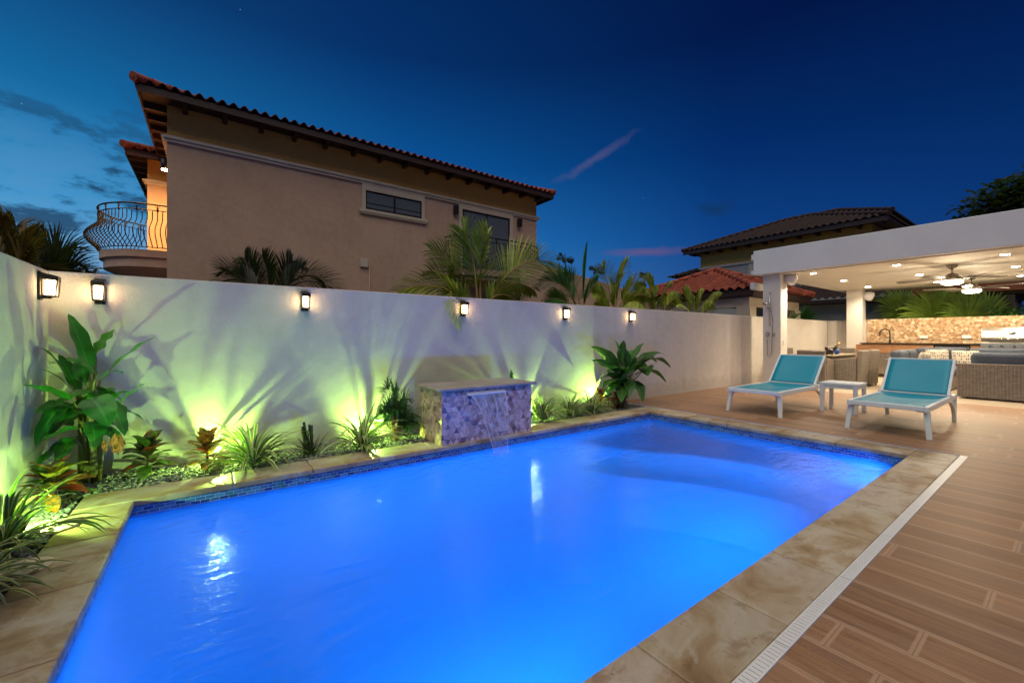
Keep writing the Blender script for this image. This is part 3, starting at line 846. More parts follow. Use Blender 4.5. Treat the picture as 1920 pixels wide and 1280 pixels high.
# pebbles
def pebbles():
    ico = []
    ph = (1+5**.5)/2
    for a in (-1, 1):
        for b in (-ph, ph): ico += [(0, a, b), (a, b, 0), (b, 0, a)]
    ico = [V(p).normalized() for p in ico]
    faces = []
    for i in range(12):
        for j in range(i+1, 12):
            for k in range(j+1, 12):
                if (ico[i]-ico[j]).length < 1.2 and (ico[j]-ico[k]).length < 1.2 and (ico[i]-ico[k]).length < 1.2:
                    n = (ico[j]-ico[i]).cross(ico[k]-ico[i])
                    faces.append((i, j, k) if n.dot(ico[i]) > 0 else (i, k, j))
    mb = MB(); rnd = random.Random(5)
    def put(x0, y0, x1, y1, n):
        for _ in range(n):
            c = V((rnd.uniform(x0, x1), rnd.uniform(y0, y1), rnd.uniform(-.028, .004)))
            s = rnd.uniform(.007, .0145)
            m = Matrix.Rotation(rnd.uniform(0, 6.3), 3, 'Z') @ Matrix.Rotation(rnd.uniform(-.5, .5), 3, 'X') @ Matrix.Diagonal((s*rnd.uniform(1, 1.6), s, s*rnd.uniform(.5, .8)))
            k = rnd.uniform(.10, .34); cc = (k*rnd.uniform(.92, 1.05), k, k*rnd.uniform(.9, 1.02))
            mb.add([c + m @ (p*rnd.uniform(.85, 1.12)) for p in ico], faces, col=cc)
    put(XW+.01, YC1+.015, 6.09, YW-.01, 15500); put(XW+.01, 1.6, XC0-.015, YC1+.02, 4200)
    return mb
tag(pebbles().build('gravel', M['pebble']), 'grey pebble gravel filling the planting bed by the walls', 'gravel', kind='stuff')
# ---------------------------------------------------------------- garden walls
def wallbox(name, label, a, mat='wall', bev=.012):
    m = MB(); m.box(*a); return tag(m.build(name, M[mat], bevel=bev), label, 'wall')
wallbox('garden_wall', 'long white stucco garden wall with six lanterns running behind the pool', (-1.31, YW, -.1, 17.15, YW+.2, ZW))
wallbox('garden_wall', 'short white stucco side wall with one lantern beside the corner banana plant', (-1.31, -8, -.1, XW, YW-.002, ZW))
wallbox('boundary_wall', 'plain cream wall closing the patio beside the stone kitchen wall', (16.95, 4.02, -.1, 17.15, YW-.002, ZW-.005))
wallbox('sloped_wall', 'beige neighbouring wall with sloping top behind the palms', (7.2, 9.0, -.1, 7.3, 9.2, .5), 'house') if False else None
m = MB(); zs = [3.36, 2.55]
m.add([(7.0, 9.0, -.1), (13.5, 9.0, -.1), (13.5, 9.0, zs[1]), (7.0, 9.0, zs[0]), (7.0, 9.25, -.1), (13.5, 9.25, -.1), (13.5, 9.25, zs[1]), (7.0, 9.25, zs[0])],
      [(0,1,2,3), (5,4,7,6), (3,2,6,7), (1,5,6,2), (4,0,3,7), (4,5,1,0)])
tag(m.build('sloped_wall', M['house'], bevel=.01), 'beige wall with sloping top behind the palms beside the tan house', 'wall')
# ---------------------------------------------------------------- mosaic helper: triangular chips on a vertical face
def chips(mb, o, ax, out, w, h, s, pal, rel=.006, rnd=random.Random(3)):
    ax, out = V(ax), V(out); o = V(o); rows = int(round(h/s)); rh = h/rows; tw = rh*1.18
    for r in range(rows):
        sh = (r % 2)*tw/2; i = -1
        while True:
            xa = i*tw/2 - sh*.0; upt = (i+r) % 2 == 0
            pts = [(xa, 0), (xa+tw, 0), (xa+tw/2, rh)] if upt else [(xa, rh), (xa+tw/2, 0), (xa+tw, rh)]
            if not upt: pts = [(xa+tw/2, 0), (xa+tw, rh), (xa, rh)]
            if xa > w: break
            i += 1
            pts = [(min(w, max(0, p[0])), p[1]) for p in pts]
            area = abs((pts[1][0]-pts[0][0])*(pts[2][1]-pts[0][1])-(pts[2][0]-pts[0][0])*(pts[1][1]-pts[0][1]))
            if area < 1e-5: continue
            c = pal(rnd); gapc = V((sum(p[0] for p in pts)/3, sum(p[1] for p in pts)/3, 0))
            P = []
            for p in pts:
                q = gapc.lerp(V((p[0], p[1], 0)), .97)
                P.append(o + ax*q.x + UP*(r*rh+q.y) + out*(.002+rnd.uniform(.2, 1)*rel))
            B = [o + ax*p[0] + UP*(r*rh+p[1]) + out*.0005 for p in pts]
            fl = ax.cross(UP).dot(out) < 0
            f = [(0,1,2), (0,3,4,1), (1,4,5,2), (2,5,3,0)]
            mb.add(P+B, [q[::-1] for q in f] if fl else f, col=c)
def pal_shell(r):
    k = r.random()
    if k < .32: c = (.46, .37, .32)
    elif k < .62: c = (.36, .26, .215)
    elif k < .82: c = (.26, .15, .11)
    elif k < .93: c = (.42, .30, .26)
    else: c = (.12, .07, .06)
    j = r.uniform(1.0, 1.45); return (c[0]*j*1.12, c[1]*j, c[2]*j*.92)
def pal_stone(r):
    k = r.random()
    c = (.52, .38, .23) if k < .35 else ((.42, .25, .12) if k < .65 else ((.33, .20, .11) if k < .82 else (.60, .50, .36)))
    j = r.uniform(.75, 1.2); return tuple(q*j for q in c)
# ---------------------------------------------------------------- fountain block
BX0, BX1, BY0, BY1, BZ = 2.035, 3.285, 4.115, 4.70, .60
w = thing('water_feature', 'mosaic tiled fountain block with stone top standing behind the pool edge', 'fountain', ((BX0+BX1)/2, (BY0+BY1)/2, 0))
m = MB(); m.box(BX0, BY0, -.03, BX1, BY1, BZ); m.build('core', M['soil'], w)
m = MB()
chips(m, (BX0, BY0, .004), (1,0,0), (0,-1,0), BX1-BX0, BZ-.006, .0595, pal_shell)
chips(m, (BX0, BY1, .004), (0,-1,0), (-1,0,0), BY1-BY0, BZ-.006, .0595, pal_shell)
chips(m, (BX1, BY0, .004), (0,1,0), (1,0,0), BY1-BY0, BZ-.006, .0595, pal_shell)
m.build('mosaic_cladding', M['shell_tile'], w)
m = MB(); m.box(BX0-.055, BY0-.05, BZ, BX1+.06, BY1+.04, BZ+.036); m.build('top_slab', M['grey_marble'], w, bevel=.012)
m = MB(); m.box(2.335, BY0-.055, .535, 2.865, BY0-.006, .556); m.box(2.335, BY0-.02, .556, 2.865, BY0-.006, .572); m.build('spout', M['plastic'], w, bevel=.003)
m = MB(); n = 18; nc = 24; vs = []; uv = []; fs = []; fu = []
for i in range(n+1):
    t_ = i/n; z = .542 - (.542-WZ+.01)*t_**1.0; s = math.sqrt(max(0, (.542-z)))
    yy = BY0-.056 - .33*s*.92
    xa, xb = 2.36+.17*t_**.7, 2.84-.13*t_**.7
    for j in range(nc+1):
        f = j/nc; vs.append((xa+(xb-xa)*f, yy+.006*math.sin(f*31+t_*4)*t_, z)); uv.append((f, t_))
for i in range(n):
    for j in range(nc):
        a = i*(nc+1)+j; q = (a, a+1, a+nc+2, a+nc+1); fs.append(q); fu.append([uv[k] for k in q])
m.add(vs, fs, fu, None, True)
rnd = random.Random(9)
for k in range(150):
    a = rnd.uniform(0, 6.3); q = abs(rnd.gauss(0, .09)); c_ = V((2.62+math.cos(a)*q*1.5, 3.80+math.sin(a)*q, WZ+rnd.uniform(.002, .02+.05*max(0, .12-q)/.12)))
    m.lathe([(.0003, -.003), (.003, 0), (.0003, .003)], c_, 5)
tag(m.build('falling_water', M['falling']), 'thin clear sheet of water falling from the fountain spout into pool', 'waterfall')
# ---------------------------------------------------------------- wrought iron balcony railing with bellied balusters
def smooth_path(pts, n=40):
    P = [V((p[0], p[1], 0)) for p in pts]; out = []
    for i in range(n+1):
        s = i/n*(len(P)-1); k = min(int(s), len(P)-2); f = s-k
        a, b, c, d = P[max(k-1,0)], P[k], P[k+1], P[min(k+2, len(P)-1)]
        out.append(.5*((2*b)+(c-a)*f+(2*a-5*b+4*c-d)*f*f+(-a+3*b-3*c+d)*f**3))
    return out
def railing(path, z0, h, belly, count, inside):
    mb = MB(); k = len(path)
    acc = [0]
    for i in range(1, k): acc.append(acc[-1]+(path[i]-path[i-1]).length)
    def samp(s):
        for i in range(1, k):
            if acc[i] >= s: break
        f = (s-acc[i-1])/max(1e-6, acc[i]-acc[i-1]); p = path[i-1].lerp(path[i], f)
        d = (path[i]-path[i-1]).normalized(); n = V((d.y, -d.x, 0))
        if n.dot(p-inside) < 0: n = -n
        return p, n
    S = [samp(acc[-1]*i/40) for i in range(41)]
    for z, off, r in ((z0+h, .03, .02), (z0+h-.14, .01, .011), (z0+.06, .03, .011)):
        mb.tube([p+n*off+UP*z for p, n in S], r, 6)
    for i in range(count):
        p, n = samp(acc[-1]*(i+.5)/count)
        prof = []
        for j in range(13):
            t = j/12; off = .02 + belly*math.sin(math.pi*min(1, t/.78))**1.6 if t < .78 else .02
            prof.append(p + n*off + UP*(z0+.05+(h-.19)*t))
        mb.tube(prof, .011, 5)
        if i % 4 == 2:
            a, na = samp(acc[-1]*(i+.1)/count); b, nb = samp(acc[-1]*(i+.9)/count)
            mb.tube([a+na*.03+UP*(z0+h-.01), p+n*.02+UP*(z0+h-.13), b+nb*.03+UP*(z0+h-.01)], .008, 5)
            mb.tube([p+n*.02+UP*(z0+h-.14), p+n*.03+UP*(z0+h)], .009, 5)
            mb.tube([p+n*.02+UP*(z0+h-.17), p+n*.02+UP*(z0+h-.11)], .022, 6)
    return mb
# ---------------------------------------------------------------- tan two storey house beyond the wall
HY, HX0, HX1 = 12.7, -.89, 10.42
hs = thing('tan_house', 'tan two storey stucco house with red tile roof beyond the garden wall', 'house', (4.8, 16, -.05))
m = MB(); m.box(HX0, HY, -.05, HX1, 21.0, 5.86); m.build('wall', M['house'], hs)
m = MB(); m.box(-1.62, 16.6, -.05, HX0-.003, 21.0, 5.86); m.build('rear_wing', M['house'], hs)
m = MB(); m.box(HX0+.003, HY+.003, 5.86, HX1-.003, 20.99, 6.72); m.box(-1.617, 16.603, 5.86, HX0, 20.99, 6.6); m.build('upper_band', M['house_band'], hs)
m = MB()
for a, z0, z1 in ((.06, 5.83, 5.90), (.10, 5.90, 5.955), (.045, 5.955, 5.985)):
    m.box(HX0-a, HY-a, z0, HX1+a, HY+.02, z1); m.box(HX0-a, HY+.02, z0, HX0+.02, 16.6-a-.1, z1); m.box(HX1-.02, HY+.02, z0, HX1+a, 20, z1)
    m.box(-1.62-a, 16.6-a, z0, HX0-.12, 16.62, z1); m.box(-1.62-a, 16.62, z0, -1.6, 20, z1)
m.build('cornice', M['trim'], hs)
rx0, rx1, ry0, ry1, rz = HX0-.52, HX1+.42, HY-.66, 21.6, 6.80
t, c, zr = hip_roof(rx0, ry0, rx1, ry1, rz, .33)
rf = t.build('roof', M['terracotta'], hs, solid=.016)
c.build('ridge_cap', M['terracotta'], rf)
m = MB(); m.box(rx0+.06, ry0+.06, 6.705, rx1-.06, ry1-.06, 6.735)
m.box(rx0+.05, ry0+.05, 6.60, rx1-.05, ry0+.085, 6.755); m.box(rx0+.05, ry0+.085, 6.60, rx0+.085, ry1-.05, 6.755); m.box(rx1-.085, ry0+.085, 6.60, rx1-.05, ry1-.05, 6.755)
m.build('eave_board', M['dark_wood'], hs)
x = HX0+.35
while x < HX1:
    m = MB(); m.box(x-.05, ry0+.10, 6.57, x+.05, HY, 6.702); m.build('rafter_tail', M['dark_wood'], hs); x += .78
for i in range(10):
    y = HY + .2 + i*.62
    m = MB(); m.box(rx0+.10, y-.05, 6.57, HX0, y+.05, 6.702); m.build('rafter_tail', M['dark_wood'], hs)
t, c, zr = hip_roof(-2.12, 16.15, 2.5, 21.5, 6.72, .33)
rf = t.build('wing_roof', M['terracotta'], hs, solid=.016); c.build('ridge_cap', M['terracotta'], rf)
m = MB(); m.box(-2.07, 16.2, 6.60, HX0, 21.4, 6.63); m.box(-2.07, 16.2, 6.50, HX0-.01, 16.24, 6.66); m.box(-2.07, 16.24, 6.5, -2.03, 21.4, 6.66); m.build('wing_eave', M['dark_wood'], hs)
for i in range(7):
    y = 16.5 + i*.6
    m = MB(); m.box(-2.02, y-.05, 6.46, -1.63, y+.05, 6.598); m.build('rafter_tail', M['dark_wood'], hs)
# window with cream surround
def pt(u, v): return at(u, v, y=HY)
a, b = pt(676, 338), pt(797, 418); wx0, wx1 = a.x, b.x; wz1, wz0 = 5.83, pt(690, 399).z
gx0, gx1 = pt(685, 380).x, pt(790, 390).x; gz1, gz0 = pt(686, 357).z, pt(686, 393).z
m = MB()
m.box(wx0+.03, HY-.05, gz1, wx1-.03, HY+.01, 5.829); m.box(wx0+.03, HY-.05, gz0, gx0, HY+.01, gz1); m.box(gx1, HY-.05, gz0, wx1-.03, HY+.01, gz1)
m.box(wx0-.05, HY-.09, wz0, wx1+.05, HY+.01, gz0); m.box(wx0-.02, HY-.07, wz0-.05, wx1+.02, HY+.01, wz0)
wn = m.build('window_surround', M['trim'], hs)
m = MB(); q = .045; m.box(gx0, HY-.012, gz1-q, gx1, HY+.02, gz1); m.box(gx0, HY-.012, gz0, gx1, HY+.02, gz0+q*1.7); m.box(gx0, HY-.012, gz0+q*1.7, gx0+q, HY+.02, gz1-q); m.box(gx1-q, HY-.012, gz0+q*1.7, gx1, HY+.02, gz1-q)
mx_ = (gx0+gx1)/2; m.box(mx_-.03, HY-.014, gz0+q*1.7, mx_+.03, HY+.02, gz1-q); m.box(gx0+q, HY-.01, gz0+.20, gx1-q, HY+.02, gz0+.225)
m.build('window_frame', M['black_metal'], hs)
m = MB(); m.add([(gx0, HY-.004, gz0), (gx1, HY-.004, gz0), (gx1, HY-.004, gz1), (gx0, HY-.004, gz1)], [(0,1,2,3)]); m.build('window_pane', M['glass_blind'], hs)
# balcony door
dx0, dx1 = pt(866, 400).x, pt(955, 420).x; dz1 = 5.68; dz0 = 3.55
m = MB(); m.box(dx0-.14, HY-.05, dz1, dx1+.14, HY+.01, 5.829); m.box(dx0-.14, HY-.05, dz0, dx0, HY+.01, dz1); m.box(dx1, HY-.05, dz0, dx1+.14, HY+.01, dz1); m.build('door_surround', M['trim'], hs)
m = MB(); q = .06; mx_ = (dx0+dx1)/2
m.box(dx0, HY-.012, dz1-q, dx1, HY+.02, dz1)
for xa in (dx0, dx1-q, mx_-.04): m.box(xa, HY-.014, dz0, xa+q+.01, HY+.02, dz1-q)
m.box(dx0+q, HY-.01, dz0, dx1-q, HY+.02, dz0+.09); m.build('balcony_door_frame', M['black_metal'], hs)
m = MB(); m.add([(dx0, HY-.004, dz0), (dx1, HY-.004, dz0), (dx1, HY-.004, dz1), (dx0, HY-.004, dz1)], [(0,1,2,3)]); m.build('door_pane', M['glass_blind'], hs)
# front balcony: shallow bow
fp = smooth_path([(6.38, HY-.05), (6.55, HY-.42), (7.4, HY-.80), (8.5, HY-.92), (9.5, HY-.80), (10.15, HY-.42), (10.25, HY-.05)])
m = MB(); m.prism([(p.x, p.y) for p in fp], 3.30, 3.50); m.prism([(8.3+(p.x-8.3)*.93, HY+(p.y-HY)*.9) for p in fp], 3.16, 3.30); m.build('front_balcony_slab', M['house'], hs)
railing(fp, 3.5, 1.08, .24, 36, V((8.3, HY, 0))).build('front_balcony_railing', M['iron'], hs)
# side balcony on the left flank
sp_ = smooth_path([(HX0, 13.72), (-1.35, 13.78), (-1.78, 13.92), (-2.25, 14.45), (-2.42, 15.2), (-2.2, 15.95), (-1.62, 16.5)])
m = MB(); pl = [(p.x, p.y) for p in sp_] + [(HX0+.002, 16.59)]
m.prism(pl, 3.22, 3.40); m.prism([(HX0+(p[0]-HX0)*.95, 15.2+(p[1]-15.2)*.96) for p in pl], 2.98, 3.22)
pl2 = [(HX0+(p[0]-HX0)*.8, 15.2+(p[1]-15.2)*.84) for p in pl]; k = len(pl2); pl1 = [(HX0+(p[0]-HX0)*.95, 15.2+(p[1]-15.2)*.96) for p in pl]
m.add([(x, y, 2.98) for x, y in pl1]+[(HX0+(x-HX0)*.3, 15.2+(y-15.2)*.4, 2.45) for x, y in pl2], [(i, (i+1) % k, k+(i+1) % k, k+i) for i in range(k)])
m.build('side_balcony_slab', M['house'], hs)
railing(sp_, 3.40, 1.14, .26, 40, V((HX0, 15.2, 0))).build('side_balcony_railing', M['iron'], hs)
# utility box and conduit on the wall
a = pt(682, 493); m = MB(); m.box(a.x-.12, HY-.07, a.z-.13, a.x+.12, HY, a.z+.13); m.build('utility_box', M['trim'], hs, bevel=.01)
m = MB(); m.tube([(a.x+.17, HY-.02, .2), (a.x+.17, HY-.02, a.z+.1)], .018, 6); m.build('conduit', M['house'], hs)
# unlit sconces and the lit down-lamp on the flank
for (u, v), lb in (((852.5, 395), 'dark unlit box sconce between house window and balcony door'), ((972, 419), 'dark unlit box sconce beside the house corner, next to balcony door')):
    p = pt(u, v); s_ = thing('house_sconce', lb, 'wall lamp', (p.x, HY-.003, p.z), group='sconces on the tan house')
    m = MB(); m.box(p.x-.05, HY-.03, p.z-.08, p.x+.05, HY-.003, p.z+.08); m.build('back_plate', M['black_metal'], s_)
    m = MB(); m.box(p.x-.075, HY-.16, p.z-.15, p.x+.075, HY-.03, p.z+.15); m.build('lamp_body', M['black_metal'], s_, bevel=.01)
p = V((HX0-.12, 13.87, 0)); zl = 5.52
s_ = thing('wall_downlight', 'lit cylinder down lamp on house flank above the side balcony', 'wall lamp', (HX0-.003, p.y, zl))
m = MB(); m.tube([(p.x, p.y, zl), (p.x, p.y, zl+.26)], .085, 14); m.box(p.x, p.y-.04, zl+.08, HX0-.003, p.y+.04, zl+.18); m.build('lamp_body', M['black_metal'], s_)
m = MB(); m.tube([(p.x, p.y, zl-.012), (p.x, p.y, zl-.002)], .07, 14); m.build('lit_lens', M['downlight'], s_)
lamp('balcony_light', 'SPOT', (p.x, p.y, zl-.03), 1300, (1, .50, .14), s_, .06, aim=(p.x-.1, p.y+1.2, 3.0), spot=R(160), blend=.6)
# ---------------------------------------------------------------- dark roofed house at the far side
h2 = thing('far_house', 'grey house with dark tile roof behind the pavilion', 'house', (28, 10, -.05))
m = MB(); m.box(24.1, 5.5, -.05, 31, 13.6, 5.35); m.build('wall', M['house_grey'], h2)
m = MB(); m.box(24.103, 5.503, 5.35, 30.8, 13.597, 6.42); m.build('upper_band', M['house_band'], h2)
m = MB(); m.box(24.02, 5.42, 5.30, 24.12, 13.68, 5.42); m.box(24.06, 10.55, 2.5, 24.13, 10.8, 5.3); m.build('cornice', M['trim'], h2)
m = MB(); m.box(24.07, 9.0, 2.6, 24.11, 10.5, 5.0); m.build('dark_window', M['glass_dark'], h2)
t, c, zr = hip_roof(23.3, 4.75, 31.5, 14.35, 6.45, .40, .3)
rf = t.build('roof', M['roof_dark'], h2, solid=.02); c.build('ridge_cap', M['roof_dark'], rf)
t, c, zr = hip_roof(25.3, 5.05, 31.0, 11.6, 7.05, .42, .3)
rf = t.build('upper_roof', M['roof_dark'], h2, solid=.02); c.build('ridge_cap', M['roof_dark'], rf)
m = MB(); m.box(23.36, 4.81, 6.33, 31.4, 14.29, 6.40); m.box(23.35, 4.8, 6.22, 23.4, 14.3, 6.43); m.build('eave_board', M['dark_wood'], h2)
for i in range(12):
    y = 5.1+i*.8; m = MB(); m.box(23.42, y-.06, 6.16, 24.1, y+.06, 6.328); m.build('rafter_tail', M['dark_wood'], h2)
t, c, zr = hip_roof(24.3, 13.0, 29, 16.0, 5.15, .4, .3)
rf = t.build('lower_roof', M['roof_dark'], h2, solid=.02)
m = MB(); m.box(24.9, 13.6, -.05, 28.6, 15.6, 5.1); m.build('lower_wing', M['house_grey'], h2)
# ---------------------------------------------------------------- neighbour's gazebo with red tile roof
gz = thing('tiled_gazebo', 'gazebo with red clay tile roof and cream columns just beyond the wall', 'gazebo', (14.6, 7.5, -.05))
t, c, zr = hip_roof(12.45, 5.42, 16.9, 10.0, 2.62, .43, .24)
rf = t.build('roof', M['terracotta'], gz, solid=.016); c.build('ridge_cap', M['terracotta'], rf)
m = MB(); m.lathe([(.0, -.09), (.07, -.07), (.10, 0), (.07, .07), (0, .09)], (12.47, 5.44, 2.68), 14); m.build('hip_finial', M['terracotta'], rf)
m = MB(); m.box(12.55, 5.5, 2.38, 16.8, 9.9, 2.44); m.box(12.52, 5.48, 2.42, 12.6, 9.9, 2.6); m.box(12.6, 5.48, 2.42, 16.8, 5.56, 2.6); m.build('eave_board', M['dark_wood'], gz)
for x, y in ((12.9, 5.85), (12.9, 9.4), (16.2, 5.85)):
    m = MB(); m.box(x-.2, y-.2, -.05, x+.2, y+.2, 2.1); m.build('column', M['trim'], gz, bevel=.01)
m = MB(); m.box(12.75, 5.7, 2.1, 13.05, 9.55, 2.379); m.box(13.05, 5.7, 2.1, 16.4, 6.0, 2.379); m.build('beam', M['trim'], gz)
m = MB(); m.box(12.8, 6.1, 1.80, 12.85, 9.3, 1.86); m.build('rail', M['trim'], gz)
# ---------------------------------------------------------------- low terrace building behind the patio wall
tb = thing('terrace_building', 'low grey building with brown tiled eave behind the patio wall', 'building', (23, 3, -.05))
m = MB(); m.box(20.5, 1.2, -.05, 23.5, 9.5, 2.55); m.build('wall', M['house_grey'], tb)
m = MB(); tile_slope(m, V((19.9, 9.8, 2.75)), V((0,-1,0)), V((1,0,.42)).normalized(), 8.9, 2.2, .26); m.build('roof', M['roof_dark'], tb, solid=.02)
m = MB(); m.box(19.95, .95, 2.56, 23.4, 9.75, 2.70); m.build('eave_board', M['dark_wood'], tb)
cz = at(1682, 560, x=19.2)
m = MB(); m.box(19.05, cz.y-.16, -.05, 19.37, cz.y+.16, 2.60); m.build('column', pm('ochre_column_paint', (.45, .17, .045), .7), tb, bevel=.01)
m = MB(); m.box(19.2, -1.5, 2.6, 20.45, 3.4, 2.9); m.build('porch_beam', pm('rust_beam_paint', (.20, .06, .025), .7), tb)
# ---------------------------------------------------------------- pavilion
FXX, SOF, FTOP = 10.95, 2.745, 3.35
pv = thing('pavilion', 'white flat roofed patio pavilion with square columns and warm downlights', 'pavilion', (14.2, 1.0, 0))
m = MB(); m.box(FXX, -4.5, SOF+.001, 17.75, 4.80, FTOP); m.build('roof_slab', M['paint'], pv, bevel=.012)
m = MB(); m.box(FXX+.13, -4.4, SOF-.022, 17.62, 4.67, SOF); m.build('ceiling', M['soffit'], pv)
m = MB(); m.box(FXX+.02, 4.80, FTOP-.22, 17.7, 4.86, FTOP-.08); m.box(FXX+.02, 4.80, SOF+.03, 17.7, 4.87, SOF+.12); m.build('roof_trim', M['paint'], pv, bevel=.01)
for x, y in ((11.1, 4.24), (16.62, 4.04), (11.1, -4.0)):
    m = MB(); m.box(x, y, 0, x+.38, y+.40, SOF-.024); m.build('column', M['soffit'], pv, bevel=.008)
m = MB(); m.box(11.2, 4.86, 2.42, 11.75, 5.0, 2.60); m.build('gutter', M['plastic'], pv, bevel=.03)
CX, CY = 11.1, 4.24
p = at(1469, 643, y=CY); m = MB(); m.box(p.x-.04, CY-.012, p.z-.06, p.x+.04, CY, p.z+.06)
tag(m.build('light_switch', M['plastic'], bevel=.003), 'small white switch plate on the pavilion column beside the shower', 'switch')
# recessed downlights
CEIL = SOF-.022
def downlight(u, v, lb, xy=None):
    p = at(u, v, z=CEIL) if xy is None else V((xy[0], xy[1], CEIL))
    o = thing('ceiling_light', lb, 'ceiling light', (p.x, p.y, p.z), group='recessed lights in the pavilion ceiling')
    m = MB(); m.lathe([(.062, -.003), (.088, -.008), (.095, 0)], p, 20); m.build('trim_ring', M['plastic'], o)
    m = MB(); m.lathe([(0.0001, -.004), (.06, -.004)], p, 20); m.build('lit_lens', M['downlight'], o)
    lamp('downlight_beam', 'SPOT', p-UP*.03, 150, (1, .80, .54), o, .05, aim=p-UP*2, spot=R(150), blend=.8)
DL = [(1525, 512.5, 'lit ceiling downlight nearest the shower column speaker'), (1582, 526, 'lit ceiling downlight in front of the rear kitchen column'),
      (1627, 537.5, 'lit ceiling downlight right above the rear column speaker'), (1681, 497, 'lit ceiling downlight midway between the fascia edge and the fans'),
      (1724, 515, 'lit ceiling downlight left of the fan blades'), (1757, 528.5, 'lit ceiling downlight low beside the front fan lamp'),
      (1885, 477, 'lit ceiling downlight closest to the front fascia, right of the fans'), (1905, 499.5, 'lit ceiling downlight above the rear fan blades'),
      (1914, 517, 'rearmost lit ceiling downlight, above the steel grill')]
for u, v, lb in DL: downlight(u, v, lb)
for xy in ((12.3, -1.4), (14.2, -1.4)): downlight(0, 0, 'lit ceiling downlight over the hidden end of the wicker sofas', xy)
# ceiling fans
def fan(x, y, lb, rot):
    o = thing('ceiling_fan', lb, 'ceiling fan', (x, y, CEIL), group='fans under the pavilion ceiling')
    c = V((x, y, CEIL))
    m = MB(); m.lathe([(.085, 0), (.09, -.02), (.06, -.065), (.03, -.085)], c, 20); m.build('canopy', M['nickel'], o)
    m = MB(); m.tube([c-UP*.08, c-UP*.2], .014, 10); m.build('down_rod', M['nickel'], o)
    m = MB(); m.lathe([(.03, -.17), (.075, -.185), (.10, -.215), (.105, -.235), (.145, -.26), (.16, -.285), (.16, -.315), (.13, -.325)], c, 24); m.build('motor_housing', M['nickel'], o)
    m = MB(); m.lathe([(.16, -.325), (.17, -.34), (.165, -.385), (.12, -.41), (.0001, -.415)], c, 24); m.build('lamp_glass', M['fan_glass'], o)
    for i in range(5):
        a = rot + i*2*math.pi/5; d = V((math.cos(a), math.sin(a), 0)); s = V((-math.sin(a), math.cos(a), 0))
        m = MB(); m.bar(c+d*.12-UP*.29, c+d*.30-UP*.285, .035, .008)
        m.build('blade_arm', M['nickel'], o)
        m = MB(); tl = .045
        pr = [(.26, .05), (.32, .064), (.7, .075), (.84, .072), (.88, .05)]
        vs = [];
        for r_, w_ in pr:
            for k, zz in ((-1, 0), (1, 0), (1, -.007), (-1, -.007)): vs.append(c + d*r_ + s*(k*w_) + UP*(-.278+zz + k*tl*w_/.07*.35))
        fs = [(3,2,1,0), (4*4, 4*4+1, 4*4+2, 4*4+3)]
        for j in range(4):
            b = 4*j
            for q in range(4): fs.append((b+q, b+(q+1) % 4, b+4+(q+1) % 4, b+4+q))
        m.add(vs, fs); m.build('blade', M['blade_wood'], o)
    lamp('fan_light', 'POINT', c-UP*.5, 60, (1, .80, .52), o, .12)
f1 = at(1785, 497, z=CEIL); f2 = at(1822, 546, z=CEIL-.37)
fan(f1.x, f1.y, 'brushed nickel ceiling fan with lit lamp, mounted closer to the front fascia', .25)
fan(f2.x, f2.y, 'brushed nickel ceiling fan with lit lamp, the rear one over the kitchen', .62)
# speakers
def speaker(p, lb, s=1.0):
    o = thing('wall_speaker', lb, 'speaker', p, group='white speakers on the pavilion columns'); p = V(p)
    mt = Matrix.Rotation(R(-55), 3, 'Z') @ Matrix.Rotation(R(108), 3, 'Y')
    m = MB(); m.lathe([(0.001, -.16*s), (.05*s, -.155*s), (.10*s, -.11*s), (.135*s, -.03*s), (.145*s, .04*s), (.14*s, .055*s)], p, 20, m=mt); m.build('cabinet', M['plastic'], o)
    m = MB(); m.lathe([(.14*s, .055*s), (.13*s, .075*s), (.08*s, .09*s), (.001, .094*s)], p, 20, m=mt); m.build('grille', M['plastic'], o)
speaker((11.40, CY-.13, 2.60), 'white rounded outdoor speaker under ceiling on the shower column', .95)
speaker((16.85, 3.92, 2.50), 'white rounded outdoor speaker on the rear kitchen column', 1.05)
# shower set on the front column
def cp(u, v, o=.05): q = at(u, v, x=CX); return V((CX-o, q.y, q.z))
sh = thing('outdoor_shower', 'chrome hand shower with hose and mixer on the pavilion column', 'shower', (CX, 4.4, 1.0))
a, b = cp(1444.5, 549), cp(1444.5, 609)
m = MB(); m.tube([a, b], .011, 10)
for q in (a, b): m.tube([q, V((CX, q.y, q.z))], .012, 8)
m.build('slide_rail', M['chrome'], sh)
hd = cp(1439, 569, .13); m = MB(); m.tube([hd+V((-.02, .01, -.03)), hd+V((.02, -.01, .03))], [.055, .03], 14); m.tube([hd, cp(1444, 567), cp(1448, 580, .07)], [.016, .014, .012], 8); m.build('hand_shower', M['chrome'], sh)
hk = cp(1444, 577, .06); m = MB(); m.tube([hk+V((0, .05, 0)), hk+V((0, -.05, 0))], .016, 8); m.build('holder', M['chrome'], sh)
P = [cp(1448, 581, .06), cp(1450, 600, .05), cp(1449, 640, .05), cp(1448.5, 657, .05), cp(1446, 666, .05), cp(1443.5, 667.5, .05), cp(1441, 664, .05), cp(1440, 650, .05), cp(1440, 634, .04)]
hp = smooth_path([(0, 0)]*2, 1)
hose = []
for i in range(49):
    s = i/48*(len(P)-1); k = min(int(s), len(P)-2); f = s-k; p0, p1, p2, p3 = P[max(k-1,0)], P[k], P[k+1], P[min(k+2, len(P)-1)]
    hose.append(.5*((2*p1)+(p2-p0)*f+(2*p0-5*p1+4*p2-p3)*f*f+(-p0+3*p1-3*p2+p3)*f**3))
m = MB(); m.tube(hose, .008, 8); m.build('hose', M['chrome'], sh)
